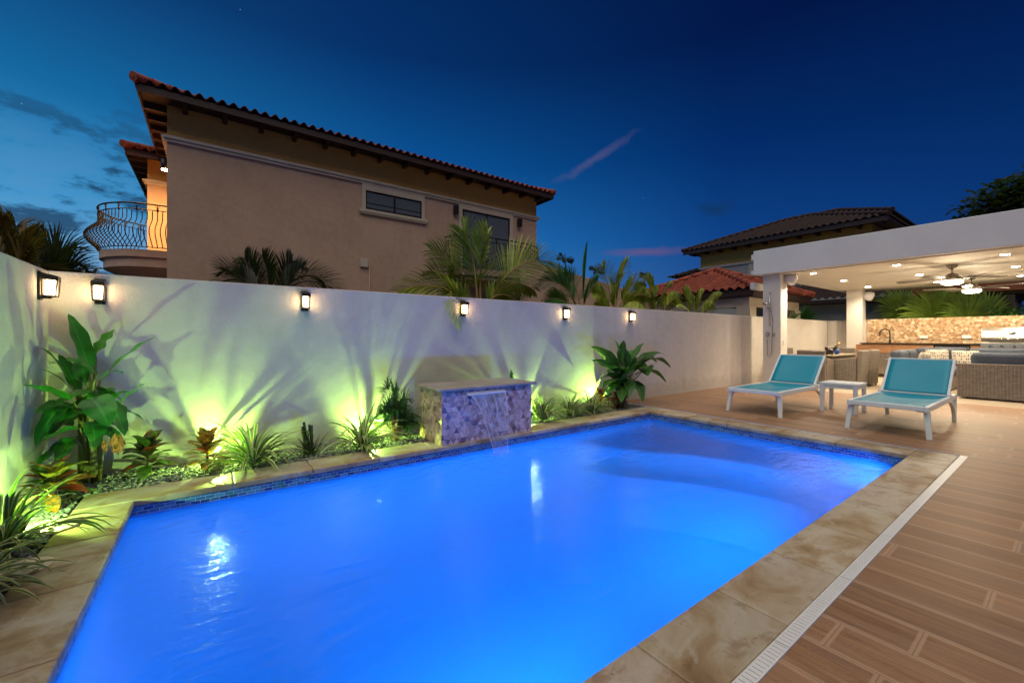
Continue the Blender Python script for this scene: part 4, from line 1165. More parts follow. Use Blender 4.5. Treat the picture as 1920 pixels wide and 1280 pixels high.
q = cp(1439.7, 626, 0); m = MB(); m.tube([q, q-V((.035, 0, 0))], .05, 18); m.tube([q-V((.035, 0, 0)), q-V((.07, 0, 0))], .022, 12); m.build('mixer', M['chrome'], sh)
q = cp(1451.7, 626.5, 0); m = MB(); m.tube([q, q-V((.04, 0, 0))], .024, 12); m.build('valve_knob', M['chrome'], sh)
# ---------------------------------------------------------------- stone clad kitchen wall and counter
m = MB(); KX = 17.0
kw = thing('stone_kitchen_wall', 'split stone clad wall behind the outdoor kitchen counter', 'wall', (KX+.1, 0, -.1))
m.box(KX+.004, -6, -.1, KX+.16, 4.018, 1.765); m.build('core', M['soil'], kw)
m = MB(); chips(m, (KX, 4.015, .95), (0,-1,0), (-1,0,0), 6.0, .815, .068, pal_stone, .018, random.Random(8)); m.build('stone_cladding', M['stone_clad'], kw)
kc = thing('kitchen_counter', 'outdoor kitchen counter with oak fronts and dark stone top', 'counter', (16.62, 0, 0))
K0, K1, KY0, KY1, KZ = 16.30, 16.96, -4.0, 4.0, 1.03
m = MB(); m.box(K0+.04, KY0, 0, K1, KY1, KZ-.045); m.build('carcass', M['counter'], kc)
m = MB(); m.box(K0-.03, KY0, KZ-.04, K1+.02, KY1+.02, KZ); m.build('countertop', M['counter'], kc, bevel=.006)
def ky(u): return at(u, 650, x=K0).y
def kz(v, u=1680): return at(u, v, x=K0).z
def front(u0, u1, z0, z1, mat, name):
    m = MB(); m.box(K0+.012, ky(u1)+.004, z0, K0+.039, ky(u0)-.004, z1); return m.build(name, M[mat], kc, bevel=.003)
zt_, zb_ = KZ-.05, kz(662)
front(1604, 1672, zb_, zt_, 'oak', 'drawer_front'); front(1672, 1750, zb_, zt_, 'oak', 'drawer_front'); front(1819, 1838, zb_, zt_, 'oak', 'drawer_front'); front(1604, 1638, .10, zb_-.01, 'oak', 'drawer_front')
for u0, u1 in ((1639, 1660), (1660, 1681), (1681, 1702), (1702, 1750)):
    d_ = front(u0, u1, .10, zb_-.03, 'steel', 'cabinet_door')
    yy = ky(u0+4 if u0 in (1660, 1702) else u1-5); m = MB(); m.tube([(K0-.012, yy-.05, zb_-.12), (K0-.012, yy+.05, zb_-.12)], .008, 8); m.build('handle', M['chrome'], d_)
m = MB(); m.box(K0+.005, ky(1681), zb_-.028, K0+.039, ky(1639), zb_-.004); m.build('towel_ledge', M['steel'], kc)
fr_ = front(1751, 1818, .2, zt_-.0, 'black_metal', 'fridge_door'); m = MB(); m.box(K0-.006, ky(1817), zt_-.10, K0+.011, ky(1753), zt_-.045); m.build('handle', M['steel'], fr_)
# black gooseneck tap
p = at(1668.5, 638, x=16.62); c = V((16.62, p.y, KZ))
o = thing('kitchen_tap', 'black gooseneck tap on the counter by the stone wall', 'tap', c)
pts = [c, c+UP*.30]
for i in range(1, 11):
    a = math.pi*i/10; pts.append(c + UP*(.30+.115*math.sin(a)) + V((-.03, .115, 0))*(1-math.cos(a))*.95)
pts.append(pts[-1]-UP*.07)
m = MB(); m.tube(pts, .017, 10); m.tube([c, c+UP*.10], .03, 12); m.build('spout', M['black_metal'], o)
m = MB(); m.tube([c+UP*.07, c+V((0, -.07, .10))], .009, 8); m.build('lever', M['black_metal'], o)
for u, lb in ((1732, 'small white socket box on stone wall midway along the counter'), (1813, 'small white socket box on stone wall beside the grill')):
    p = at(u, 631.5, x=KX); m = MB(); m.box(KX-.05, p.y-.085, p.z-.045, KX-.004, p.y+.085, p.z+.045)
    tag(m.build('socket_box', M['plastic'], bevel=.006), lb, 'socket', 'sockets on the stone wall')
# grill
GY1 = at(1839, 640, x=16.35).y; GY0 = GY1-1.15
gr = thing('gas_grill', 'stainless steel built in gas grill on kitchen counter', 'grill', (16.6, (GY0+GY1)/2, KZ-.2))
m = MB(); m.box(16.24, GY0, .78, 16.85, GY1, KZ+.03); m.build('firebox', M['steel'], gr, bevel=.006)
m = MB(); prof = [(16.27, KZ+.035), (16.25, KZ+.16), (16.30, KZ+.33), (16.40, KZ+.42), (16.80, KZ+.43), (16.86, KZ+.30), (16.86, KZ+.035)]
n = len(prof); m.add([V((x, GY0+.01, z)) for x, z in prof]+[V((x, GY1-.01, z)) for x, z in prof], [list(range(n)), list(range(n, 2*n))[::-1]]+[(i, n+i, n+(i+1) % n, (i+1) % n) for i in range(n)])
hd = m.build('hood', M['steel'], gr, bevel=.015)
m = MB(); m.tube([(16.19, GY0+.12, KZ+.13), (16.19, GY1-.12, KZ+.13)], .016, 10)
for y in (GY0+.14, GY1-.14): m.bar((16.19, y, KZ+.13), (16.26, y, KZ+.13), .02, .02)
m.build('handle', M['chrome'], hd)
m = MB(); yb = at(1898, 622, x=16.3).y; m.lathe([(.001, .012), (.04, .01), (.05, 0)], (16.268, yb, KZ+.27), 20, m=Matrix.Rotation(R(-75), 3, 'Y') @ Matrix.Diagonal((.75, 1.25, 1))); m.build('oval_badge', M['chrome'], hd)
for i in range(5):
    y = GY1-.16-i*.2; m = MB(); m.tube([(16.24, y, KZ-.06), (16.20, y, KZ-.06)], [.032, .026], 14); m.build('knob', M['chrome'], gr)
# ---------------------------------------------------------------- sun loungers (foot end at x=0, head towards +x)
def lounger(loc, lb):
    o = thing('sun_lounger', lb, 'sun lounger', loc, group='turquoise sun loungers on the deck')
    W2, zf = .36, .355; hx, hz = 1.48, .385
    def B(mb, name, mat, par=o, **k): return mb.build(name, M[mat], par, local=True, **k)
    m = MB()
    for s in (-1, 1): m.box(0, s*W2-.022, zf-.035, 1.93, s*W2+.022, zf+.03)
    m.box(0, -W2+.022, zf-.028, .045, W2-.022, zf+.03); m.box(1.885, -W2+.022, zf-.03, 1.93, W2-.022, zf+.02)
    m.box(.95, -W2+.022, zf-.045, .99, W2-.022, zf-.02); m.box(1.42, -W2+.022, zf-.03, 1.46, W2-.022, zf)
    m.bar((.35, -W2+.02, zf-.05), (.35, W2-.02, zf-.05), .03, .02)
    B(m, 'frame', 'white_metal', bevel=.007)
    def sheetm(name, fn, nu=16, nv=10):
        m = MB(); vs = []; fs = []; uv = []
        for i in range(nu+1):
            for j in range(nv+1): vs.append(fn(i/nu, j/nv))
        for i in range(nu):
            for j in range(nv):
                a = i*(nv+1)+j; fs.append((a, a+nv+1, a+nv+2, a+1))
                uv.append([((i)/nu*1.5, j/nv*.7), ((i+1)/nu*1.5, j/nv*.7), ((i+1)/nu*1.5, (j+1)/nv*.7), (i/nu*1.5, (j+1)/nv*.7)])
        m.add(vs, fs, uv, None, True); return B(m, name, 'sling', solid=.006)
    w = W2-.018
    sheetm('seat_sling', lambda a, b: (.045+a*(hx-.05), -w+2*w*b, zf+.024-.03*math.sin(math.pi*b)*math.sin(math.pi*a)**.6))
    L_, ang = .69, R(45); bx, bz = math.cos(ang), math.sin(ang)
    m = MB()
    for s in (-1, 1): m.bar((hx, s*(W2-.012), hz), (hx+bx*L_, s*(W2-.012), hz+bz*L_), .03, .04)
    m.bar((hx+bx*(L_-.012), -W2+.003, hz+bz*(L_-.012)), (hx+bx*(L_-.012), W2-.003, hz+bz*(L_-.012)), .036, .028)
    m.bar((hx+.012, -W2+.003, hz+.004), (hx+.012, W2-.003, hz+.004), .03, .02)
    br = B(m, 'backrest_frame', 'white_metal', bevel=.006)
    sheetm('backrest_sling', lambda a, b: (hx+bx*(.02+a*(L_-.04))+.02*bz*math.sin(math.pi*b)*math.sin(math.pi*a), -w+.006+2*(w-.006)*b, hz+.008+bz*(.02+a*(L_-.04))-.02*bx*math.sin(math.pi*b)*math.sin(math.pi*a)))
    for s in (-1, 1):
        m = MB(); m.box(hx-.05, s*(W2+.004)-.02, hz-.012, hx+.03, s*(W2+.004)+.02, hz+.022); B(m, 'hinge', 'plastic', br, bevel=.006)
        m = MB(); m.bar((.085, s*(W2-.005), zf-.03), (.03, s*(W2+.025), 0), .058, .05, w1=.05, h1=.034, up=V((1, 0, 0)))
        m.bar((.10, s*(W2-.02), zf-.035), (.10, s*(W2-.10), zf-.035), .09, .02)
        m.prism([(.06, zf-.03), (.20, zf-.03), (.08, zf-.12)], -.012, .012, m=Matrix.Translation((0, s*(W2-.012), 0)) @ Matrix.Rotation(R(90), 4, 'X'))
        B(m, 'front_leg', 'white_metal', bevel=.006)
        m = MB(); pts = [(1.30, zf-.03), (1.50, zf-.045), (1.68, zf-.12), (1.79, zf-.22), (1.835, 0.0)]
        vs = []; 
        for i in range(13):
            q = i/12*(len(pts)-1); k = min(int(q), len(pts)-2); f = q-k
            p0, p1, p2, p3 = pts[max(k-1,0)], pts[k], pts[k+1], pts[min(k+2, 4)]
            vs.append(V((*[.5*((2*p1[j])+(-p0[j]+p2[j])*f+(2*p0[j]-5*p1[j]+4*p2[j]-p3[j])*f*f+(-p0[j]+3*p1[j]-3*p2[j]+p3[j])*f**3) for j in (0, 1)],)))
        for i in range(12): m.bar((vs[i].x, s*W2, vs[i].y), (vs[i+1].x, s*W2, vs[i+1].y), .04, .036, up=V((0, .01, 1)))
        m.bar((1.90, s*W2, zf-.03), (1.845, s*W2, 0), .04, .05, h1=.034, up=V((1, 0, 0)))
        m.box(1.83, s*W2-.023, 0, 1.875, s*W2+.023, .035)
        B(m, 'rear_leg', 'white_metal', bevel=.004)
        m = MB(); m.bar((hx+.26, s*(W2-.05), zf-.01), (hx+bx*.42, s*(W2-.05), hz+bz*.42), .02, .012); B(m, 'backrest_strut', 'white_metal', br)
    return o
lounger((6.775, 2.99, 0), 'turquoise sling sun lounger in white frame standing near the shower column')
lounger((6.715, 1.41, 0), 'turquoise sling sun lounger in white frame in front of the wicker sofas')
st = thing('side_table', 'small white square side table between the two turquoise loungers', 'side table', (8.235, 2.25, 0))
m = MB(); m.box(7.99, 2.0, .435, 8.48, 2.49, .475)
for i in range(0): pass
m.build('table_top', M['white_metal'], st, bevel=.006)
for x in (8.02, 8.45):
    for y in (2.03, 2.46):
        m = MB(); m.box(x-.026, y-.026, 0, x+.026, y+.026, .435); m.build('leg', M['white_metal'], st, bevel=.004)
m = MB()
for a in ((8.046, 2.015, 8.424, 2.045), (8.046, 2.445, 8.424, 2.475)): m.box(a[0], a[1], .385, a[2], a[3], .434)
for a in ((8.005, 2.056, 8.035, 2.434), (8.435, 2.056, 8.465, 2.434)): m.box(a[0], a[1], .385, a[2], a[3], .434)
m.build('apron', M['white_metal'], st)
# ---------------------------------------------------------------- wicker dining chairs and table
def rounded_block(mb, x0, y0, z0, x1, y1, z1): mb.box(x0, y0, z0, x1, y1, z1)
def make_chair(loc, rz, lb):
    o = thing('dining_chair', lb, 'dining chair', loc, rz, 'wicker chairs round the dining table')
    def B(mb, name, mat, **k): return mb.build(name, M[mat], o, local=True, **k)
    m = MB(); m.prism([(-.30, .03), (-.22, .03), (-.24, .90), (-.34, .88)], -.29, .29, m=Matrix.Rotation(R(90), 4, 'X')); B(m, 'backrest', 'wicker', bevel=.025)
    for s in (-1, 1):
        m = MB(); m.prism([(-.22, .03), (.26, .03), (.30, .60), (.20, .66), (-.22, .72)], -.045, .045, m=Matrix.Translation((0, s*.255, 0)) @ Matrix.Rotation(R(90), 4, 'X')); B(m, 'arm', 'wicker', bevel=.02)
    m = MB(); m.box(-.22, -.21, .05, .26, .21, .36); B(m, 'seat_base', 'wicker', bevel=.015)
    m = MB(); m.box(-.21, -.205, .36, .27, .205, .44); B(m, 'seat_cushion', 'grey_fabric', bevel=.03)
    for x in (-.26, .22):
        for s in (-1, 1):
            m = MB(); m.tube([(x, s*.25, 0), (x, s*.25, .04)], .018, 8); B(m, 'foot', 'black_metal')
    return o
ch = make_chair((11.95, 3.80, 0), 0, 'wicker dining chair with its back to the loungers at the table end')
for xy, rz, lb in (((12.50, 3.30), R(90), 'wicker dining chair beside the ice bucket, back towards the sofas'), ((13.28, 3.28), R(90), 'wicker dining chair nearest the oak cabinets, back towards the sofas'),
                   ((12.55, 4.66), R(-90), 'wicker dining chair between table and white garden wall, nearer the shower column'), ((13.35, 4.64), R(-90), 'wicker dining chair between table and white garden wall, farther from the shower'),
                   ((14.2, 3.95), R(180), 'wicker dining chair at the far table end facing the pool')):
    dup(ch, (*xy, 0), rz, lb)
tb_ = thing('dining_table', 'wicker dining table with pale stone top under the pavilion', 'dining table', (13.0, 3.96, 0))
m = MB(); m.box(12.1, 3.48, .725, 13.95, 4.44, .765); m.build('table_top', M['stone_top'], tb_, bevel=.01)
m = MB(); m.box(12.16, 3.54, .62, 13.89, 4.38, .724); m.build('apron', M['wicker'], tb_, bevel=.01)
for x in (12.24, 13.81):
    for y in (3.62, 4.30): m = MB(); m.box(x-.06, y-.06, 0, x+.06, y+.06, .62); m.build('leg', M['wicker'], tb_, bevel=.01)
bp = at(1564, 657, z=.765); bp = V((12.35, 3.64, .765))
o = thing('ice_bucket', 'dark metal ice bucket standing on the dining table', 'ice bucket', bp)
m = MB(); m.lathe([(.075, 0), (.085, .01), (.095, .19), (.088, .19), (.078, .02)], bp, 20); m.build('bucket', M['copper'], o)
m = MB(); m.lathe([(.097, .185), (.102, .19), (.097, .198)], bp, 20); m.build('rim', M['steel'], o)
bo = bp+V((.01, -.02, .03)); dr = V((.10, -.16, .27)).normalized()
bt = thing('wine_bottle', 'dark bottle with gold foil neck leaning in the ice bucket', 'bottle', bo)
m = MB(); m.tube([bo, bo+dr*.19, bo+dr*.235], [.036, .036, .018], 12); m.build('glass_body', M['bottle'], bt)
m = MB(); m.tube([bo+dr*.225, bo+dr*.33], [.022, .02], 12); m.build('foil_neck', M['gold_foil'], bt)
bc = V((12.75, 3.60, .765)); m = MB(); m.lathe([(.03, 0), (.05, .03), (.05, .10), (.035, .12), (.001, .125)], bc, 14)
tag(m.build('blue_cup', M['blue_cap']), 'small bright blue cup on dining table behind the ice bucket', 'cup')
# ---------------------------------------------------------------- wicker sofas with slate cushions
def cushion(x0, y0, z0, x1, y1, z1, name, par, mat='grey_fabric', b=.05):
    m = MB(); m.box(x0, y0, z0, x1, y1, z1); return m.build(name, M[mat], par, bevel=b, segs=4)
sf = thing('wicker_sofa', 'wicker sofa showing its woven back and one dark slate back cushion', 'sofa', (12.4, .3, 0), group='wicker sofas with slate cushions')
m = MB(); m.box(11.93, -1.2, .03, 12.02, 1.43, .69); m.build('back_panel', M['wicker'], sf, bevel=.012)
m = MB(); m.box(12.02, -1.2, .03, 12.85, 1.42, .32); m.build('base', M['wicker'], sf, bevel=.012)
m = MB(); m.box(12.02, 1.33, .32, 12.8, 1.42, .60); m.build('arm', M['wicker'], sf, bevel=.012)
cushion(12.04, -1.2, .32, 12.88, 1.32, .46, 'seat_cushion', sf)
for y0, y1 in ((.36, 1.26), (-.58, .32)): cushion(12.03, y0, .46, 12.22, y1, .905, 'back_cushion', sf, b=.08)
for y in (1.3, -1.1): m = MB(); m.tube([(11.98, y, 0), (11.98, y, .03)], .02, 8); m.build('foot', M['black_metal'], sf)
sf = thing('wicker_sofa', 'wicker corner sofa with slate cushions, its open end beside the lounger', 'sofa', (13.5, 2.1, 0), group='wicker sofas with slate cushions')
m = MB(); m.box(12.5, 1.66, .05, 14.2, 2.56, .33); m.build('base', M['wicker'], sf, bevel=.012)
m = MB(); m.box(12.5, 2.56, .05, 14.2, 2.64, .70); m.build('back_panel', M['wicker'], sf, bevel=.012)
cushion(12.48, 1.64, .335, 14.2, 2.42, .49, 'seat_cushion', sf)
cushion(12.55, 2.36, .49, 13.35, 2.56, .90, 'back_cushion', sf, b=.08); cushion(13.37, 2.36, .49, 14.17, 2.56, .90, 'back_cushion', sf, b=.08)
for x in (12.56, 13.6):
    for y in (1.72, 2.5): m = MB(); m.tube([(x, y, 0), (x, y, .05)], .022, 8); m.build('foot', M['chrome'], sf)
sf = thing('wicker_sofa', 'long wicker sofa with slate cushions backing on to the kitchen counter', 'sofa', (14.8, .5, 0), group='wicker sofas with slate cushions')
m = MB(); m.box(14.22, -1.6, .05, 15.12, 2.60, .33); m.build('base', M['wicker'], sf, bevel=.012)
m = MB(); m.box(15.12, -1.6, .05, 15.2, 2.60, .72); m.build('back_panel', M['wicker'], sf, bevel=.012)
cushion(14.22, -1.6, .335, 15.0, 2.56, .49, 'seat_cushion', sf)
for y0, y1 in ((1.62, 2.54), (.70, 1.60), (-.22, .68), (-1.14, -.24)): cushion(14.92, y0, .49, 15.13, y1, .93, 'back_cushion', sf, b=.08)
def pillow(c, w, h, rz, tilt, mat, lb):
    m = MB(); n = 10; vs = []; fs = []; uv = []
    mt = Matrix.Translation(V(c)) @ Matrix.Rotation(rz, 4, 'Z') @ Matrix.Rotation(tilt, 4, 'Y')
    for sgn in (1, -1):
        b = len(vs)
        for i in range(n+1):
            for j in range(n+1):
                a, q = i/n*2-1, j/n*2-1
                pin = 1-.10*(a*a*q*q < 0); th = .075*((1-a**4)*(1-q**4))**.6
                vs.append(mt @ V((sgn*th, a*w/2*(1-.06*(1-abs(q))*abs(a)), h/2+q*h/2*(1-.06*(1-abs(a))*abs(q)))))
        for i in range(n):
            for j in range(n):
                k = b+i*(n+1)+j; f = (k, k+n+1, k+n+2, k+1); fs.append(f if sgn > 0 else f[::-1])
                u = [(i/n*w, j/n*h), ((i+1)/n*w, j/n*h), ((i+1)/n*w, (j+1)/n*h), (i/n*w, (j+1)/n*h)]; uv.append(u if sgn > 0 else u[::-1])
    m.add(vs, fs, uv, None, True)
    return tag(m.build('throw_pillow', M[mat]), lb, 'pillow', 'patterned pillows on the sofas')
pillow((13.80, 2.24, .49), .42, .38, R(80), R(-14), 'pillow_dot', 'cream pillow with dark dots, behind the other one in the sofa corner')
pillow((14.55, 2.05, .49), .42, .42, R(25), R(14), 'pillow_row', 'cream pillow with dark dash rows leaning out of sofa corner')
pp = at(1808, 680, x=14.75); pillow((14.78, pp.y, .49), .46, .40, 0, R(14), 'pillow_row', 'cream patterned pillow on the long sofa behind the woven sofa back')
# ---------------------------------------------------------------- wall lanterns
def lantern(p, rz, lb):
    o = thing('wall_lantern', lb, 'wall lantern', p, rz, 'lit lanterns along the garden wall')
    def B(mb, name, mat, **k): return mb.build(name, M[mat], o, local=True, **k)
    m = MB(); m.box(-.055, -.02, -.125, .055, -.001, .125); B(m, 'back_plate', 'black_metal', bevel=.003)
    m = MB()       # sloping hood
    m.prism([(-.022, .10), (-.022, .118), (-.145, .088), (-.145, .046), (-.022, .062)], -.068, .068, m=Matrix(((0,0,1,0),(1,0,0,0),(0,1,0,0),(0,0,0,1))))
    B(m, 'hood', 'black_metal', bevel=.003)
    m = MB(); m.box(-.055, -.132, -.098, .055, -.03, -.082); m.box(-.02, -.09, -.112, .02, -.02, -.098)
    for s in (-1, 1):
        m.bar((s*.051, -.128, -.09), (s*.062, -.138, .066), .01, .01); m.bar((s*.051, -.034, -.09), (s*.062, -.03, .075), .01, .01)
    B(m, 'cage', 'black_metal')
    o.scale = (.64, .78, .89); m = MB(); a, b = .038, .048
    m.prism([(-a, -.125), (a, -.125), (a, -.045), (-a, -.045)], -.081, .05)
    B(m, 'glass_shade', 'lantern_glass', bevel=.004)
    return o
LN = [(188, 547, 'lit black wall lantern above the corner banana plant'), (571, 563, 'lit black wall lantern alone above the withered grass clump'), (867, 577, 'lit black wall lantern with a palm frond hanging beside it'),
      (1058, 587, 'lit black wall lantern above the striped plants right of the fountain'), (1181, 592, 'lit black wall lantern farthest along wall, above the broad leaved cordyline')]
for u, v, lb in LN:
    p = at(u, v, y=YW); lantern((p.x, YW, 1.60), 0, lb)
lantern((XW, 4.80, 1.605), R(90), 'lit black wall lantern on the short side wall by the corner')
# ---------------------------------------------------------------- garden up-lights
GREEN = (.55, 1.0, .16)
def uplight(x, y, aim, power, lb, spot=150, col=GREEN, z=.10, blend=.35, size=.0045, blades=None):
    o = thing('garden_spotlight', lb, 'garden light', (x, y, 0), group='green garden spotlights in the gravel')
    c = V((x, y, z)); d = (V(aim)-c).normalized()
    m = MB(); m.tube([(x, y, -.04), (x, y, z-.02)], .008, 8); m.build('stake', M['black_metal'], o)
    m = MB(); m.tube([c-d*.075, c-d*.02, c-d*.004], [.022, .032, .034], 14); m.build('housing', M['black_metal'], o)
    m = MB(); m.tube([c-d*.003, c], .028, 14); m.build('lens', M['lens'], o)
    if blades:  # added leaf blades, fanned round the lamp to cast ray shadows
        q = thing('strap_leaf_plant', 'few added ray casting blades around the ' + lb.split(' ', 1)[1] if False else blades, 'plant', (x, y, 0), group='blades added round the spotlights to throw ray shadows')
        bm = MB()
        for k in range(9):
            e_ = R(18) + R(144)*(k+.5)/9 + random.uniform(-.12, .12); a = 0.0 if e_ < math.pi/2 else math.pi
            el = e_ if a == 0 else math.pi-e_
            b0 = V((x + math.cos(e_)*.035, y + random.uniform(.012, .04), z + .0 + math.sin(e_)*.02))
            g0 = V((x + random.uniform(-.03, .03), b0.y, -.01))
            leaf(bm, [g0, g0.lerp(b0, .5)] + arc(b0, a + random.uniform(-.12, .12), el, random.uniform(.24, .46), random.uniform(.0, .35), 7), random.uniform(.009, .019), P_strap, .3, tint(.9, 1.3))
        bm.build('foliage', M['variegated'], q)
    if spot == 150: lamp('spot_glow', 'POINT', c+d*.025+UP*.01, power, col, o, size)
    else: lamp('spot_beam', 'SPOT', c+d*.02, power, col, o, size, aim=c+d, spot=R(spot), blend=blend)
uplight(-.93, 3.72, (-1.03, 4.6, .60), 42, 'bright garden spotlight among the strap leaves by the round cover', 150, (.5, 1, .22))
uplight(.04, 4.82, (.04, 5.05, .75), 42, 'green garden spotlight behind the orange croton and first striped clump', blades='upright blades added to throw ray shadows from the spotlight behind the orange croton')
uplight(1.50, 4.83, (1.48, 5.05, .75), 40, 'green garden spotlight glowing behind the striped clump beside the areca palm', blades='upright blades added to throw ray shadows from the spotlight left of the areca palm')
uplight(3.86, 4.83, (3.95, 5.05, .75), 37, 'green garden spotlight at the right end of the fountain block', blades='upright blades added to throw ray shadows from the spotlight at the fountain end')
uplight(5.42, 4.80, (5.02, 5.05, .70), 48, 'green garden spotlight beside the broad leaved cordyline', 128, GREEN, .10, .1)
# ---------------------------------------------------------------- round covers
for (x, y, r, lb) in ((-.815, 3.79, .125, 'round pale skimmer cover with slot, by the bright garden spotlight'), (-.80, 3.2, .115, 'round pale cover half hidden under the strap leaf plant')):
    o = thing('round_cover', lb, 'cover', (x, y, .004), group='round pale covers on the pool stone')
    m = MB(); m.lathe([(r, .004), (r, .012), (r-.006, .015), (.001, .015)], (x, y, 0), 40); m.build('lid', M['trim'], o)
    m = MB(); m.box(x-.016, y-.005, .0152, x+.016, y+.005, .0165); m.build('slot', M['black_metal'], o)
# ---------------------------------------------------------------- corner banana-like plant
def Pq(u, v, y): return at(u, v, y=y)
pb = at(165, 893, y=4.92)
o = thing('banana_plant', 'tall banana-like plant with big torn green leaves in the wall corner', 'plant', (pb.x, 4.9, 0))
mb = MB()
BL = [((172,705,4.80),(128,588,4.86),26,.04,.5), ((178,668,4.86),(216,617,4.90),34,.03,.2), ((192,708,4.72),(291,632,4.62),26,.06,.1), ((214,766,4.62),(274,717,4.55),20,.05,0),
      ((138,752,4.60),(43,722,4.45),21,.06,.2), ((133,722,4.78),(69,650,4.75),14,.16,.2), ((181,703,4.60),(122,674,4.5),25,.10,.3), ((152,745,4.85),(110,664,4.9),18,.05,.3), ((140,738,4.82),(73,692,4.82),12,.14,.2),
      ((165,745,4.5),(204,800,4.36),40,.16,.1), ((196,752,4.56),(234,818,4.45),34,.22,.1), ((138,762,4.66),(66,838,4.55),34,.30,.1), ((150,802,4.62),(72,832,4.50),30,.10,.1), ((145,822,4.74),(66,880,4.72),30,.14,.1),
      ((140,820,4.6),(105,868,4.55),26,.12,.1), ((170,812,4.66),(206,808,4.56),30,.16,.1), ((205,776,4.76),(271,788,4.72),16,.20,0), ((185,715,4.84),(232,700,4.8),18,.25,.1), ((160,722,4.9),(150,668,4.95),30,.02,.5),
      ((155,772,4.7),(110,790,4.55),30,.2,.2), ((172,790,4.5),(178,842,4.42),30,.2,.2), ((168,762,4.8),(192,742,4.7),30,.15,.1), ((140,800,4.8),(84,790,4.85),26,.1,.2)]
for (a, b, w, sag, fold) in BL:
    A, B_ = Pq(*a), Pq(*b); pxm = a[2]/ray(a[0], a[1])[1]
    leaf_to(mb, A, B_, w*1.25*pxm, P_banana, sag, 14, fold=.12+fold*.4, col=tint(.8, 1.2), roll=random.uniform(-.5, .5), wave=.12, ph=random.random()*6)
for i in range(16):
    A = Pq(random.uniform(142, 188), random.uniform(725, 835), random.uniform(4.7, 4.95)); s_ = random.choice((-1, 1)); q = A + V((s_*random.uniform(.14, .30), -random.uniform(.0, .22), random.uniform(-.24, .18)))
    q.x = max(q.x, XW+.03); q.y = min(q.y, YW-.03)
    leaf_to(mb, A, q, random.uniform(.08, .13), P_banana, random.uniform(.08, .25), 12, fold=.2, col=tint(.7, 1.2), roll=random.uniform(-.7, .7), wave=.12, ph=random.random()*6)
mb.build('foliage', M['banana'], o)
# petioles and stems
m = MB()
for (u, v, y), top in (((152,905,4.93),(150,735,4.80)), ((166,912,4.90),(172,700,4.80)), ((183,905,4.88),(186,712,4.74)), ((160,905,4.82),(180,668,4.86)), ((176,912,4.8),(168,748,4.55))):
    b_ = Pq(u, v, y); b_.z = -.03; t_ = Pq(*top); m.tube([b_, b_.lerp(t_, .4)+V((.01, -.02, 0)), b_.lerp(t_, .75), t_], [.026, .022, .015, .007], 9)
for (a, b, w, sag, fold) in BL[:15]:
    A = Pq(*a); c = V((pb.x+.02, 4.80, max(.15, A.z-.28))); m.tube([c, c.lerp(A, .6)+UP*.02, A], [.012, .009, .005], 6)
m.build('stem', M['stem'], o)
m = MB()
for i in range(7):
    a = Pq(random.uniform(185, 225), random.uniform(800, 830), 4.7); leaf_to(m, a, a+V((random.uniform(-.02, .05), -.03, -.12)), .04, P_croton, .1, 6, col=(1.2, .5, .15))
m.build('withered_leaf', M['croton'], o)
# ---------------------------------------------------------------- crotons
CRO = [(.62, .42, .05), (.60, .22, .03), (.45, .05, .03), (.25, .32, .05), (.10, .20, .03), (.65, .50, .10), (.35, .02, .02)]
def croton(x, y, h, spread, n, W, cols, lb, name='croton_shrub', spec=()):
    o = thing(name, lb, 'plant', (x, y, 0), group='croton shrubs in the pebble bed')
    m, s = MB(), MB()
    s.tube([(x, y, -.03), (x+.01, y, h*.45)], [.014, .008], 7)
    for i in range(n):
        az = i*2.4+random.uniform(-.3, .3); f = i/n; z0 = h*(.22+.5*f)
        b = V((x, y, z0)); el = -.1 + 1.35*f + random.uniform(-.15, .2)
        pts = arc(b, az, el, spread*random.uniform(.75, 1.1)*(1-.25*f), random.uniform(.5, 1.2), 8)
        for p in pts: p.y = min(p.y, YW-.01); p.x = max(p.x, XW+.01); p.z = max(.01, p.z)
        c = random.choice(cols); k = random.uniform(.7, 1.2)
        leaf(m, pts, W*random.uniform(.8, 1.15), P_croton, .18, tuple(q*k for q in c), roll=random.uniform(-.3, .3))
    for (a, b, w, c) in spec:
        leaf_to(m, a, b, w, P_croton, .12, 10, fold=.15, col=c)
    m.build('foliage', M['croton'], o); s.build('stem', M['trunk'], o); return o
yel, org, red, grn, drk = (.55, .44, .05), (.65, .25, .03), (.50, .05, .03), (.16, .30, .04), (.10, .05, .03)
cb = at(92, 938, z=0)
sp = [(Pq(92,905,4.3), Pq(166,866,4.15), .085, yel), (Pq(88,905,4.35), Pq(55,880,4.35), .12, (.45,.46,.06)), (Pq(92,905,4.35), Pq(112,872,4.45), .085, (.4,.42,.05)), (Pq(95,915,4.25), Pq(155,908,4.15), .065, org),
      (Pq(92,915,4.28), Pq(146,900,4.3), .05, red), (Pq(88,920,4.3), Pq(27,913,4.3), .05, red), (Pq(95,925,4.2), Pq(105,962,4.1), .07, org), (Pq(90,920,4.25), Pq(48,922,4.15), .09, (.4,.44,.05)), (Pq(92,915,4.3), Pq(85,878,4.4), .08, grn)]
croton(-.93, 4.34, .30, .24, 22, .095, [yel, org, grn, red], 'large leaved yellow and orange croton closest to the side wall', spec=sp)
croton(-.47, 4.80, .34, .24, 34, .085, [drk, drk, red, grn, grn], 'dark red and green croton next to the banana plant', spec=[])
croton(-.05, 4.60, .36, .21, 36, .085, [org, org, yel, red, org], 'bright orange croton lit by the garden spotlight')
croton(5.26, 4.72, .30, .22, 30, .075, [org, yel, red, red], 'small red and yellow croton in front of the end spotlight')
croton(5.50, 4.56, .28, .22, 30, .075, [red, red, drk, org], 'small red croton at the foot of the broad leaved cordyline')
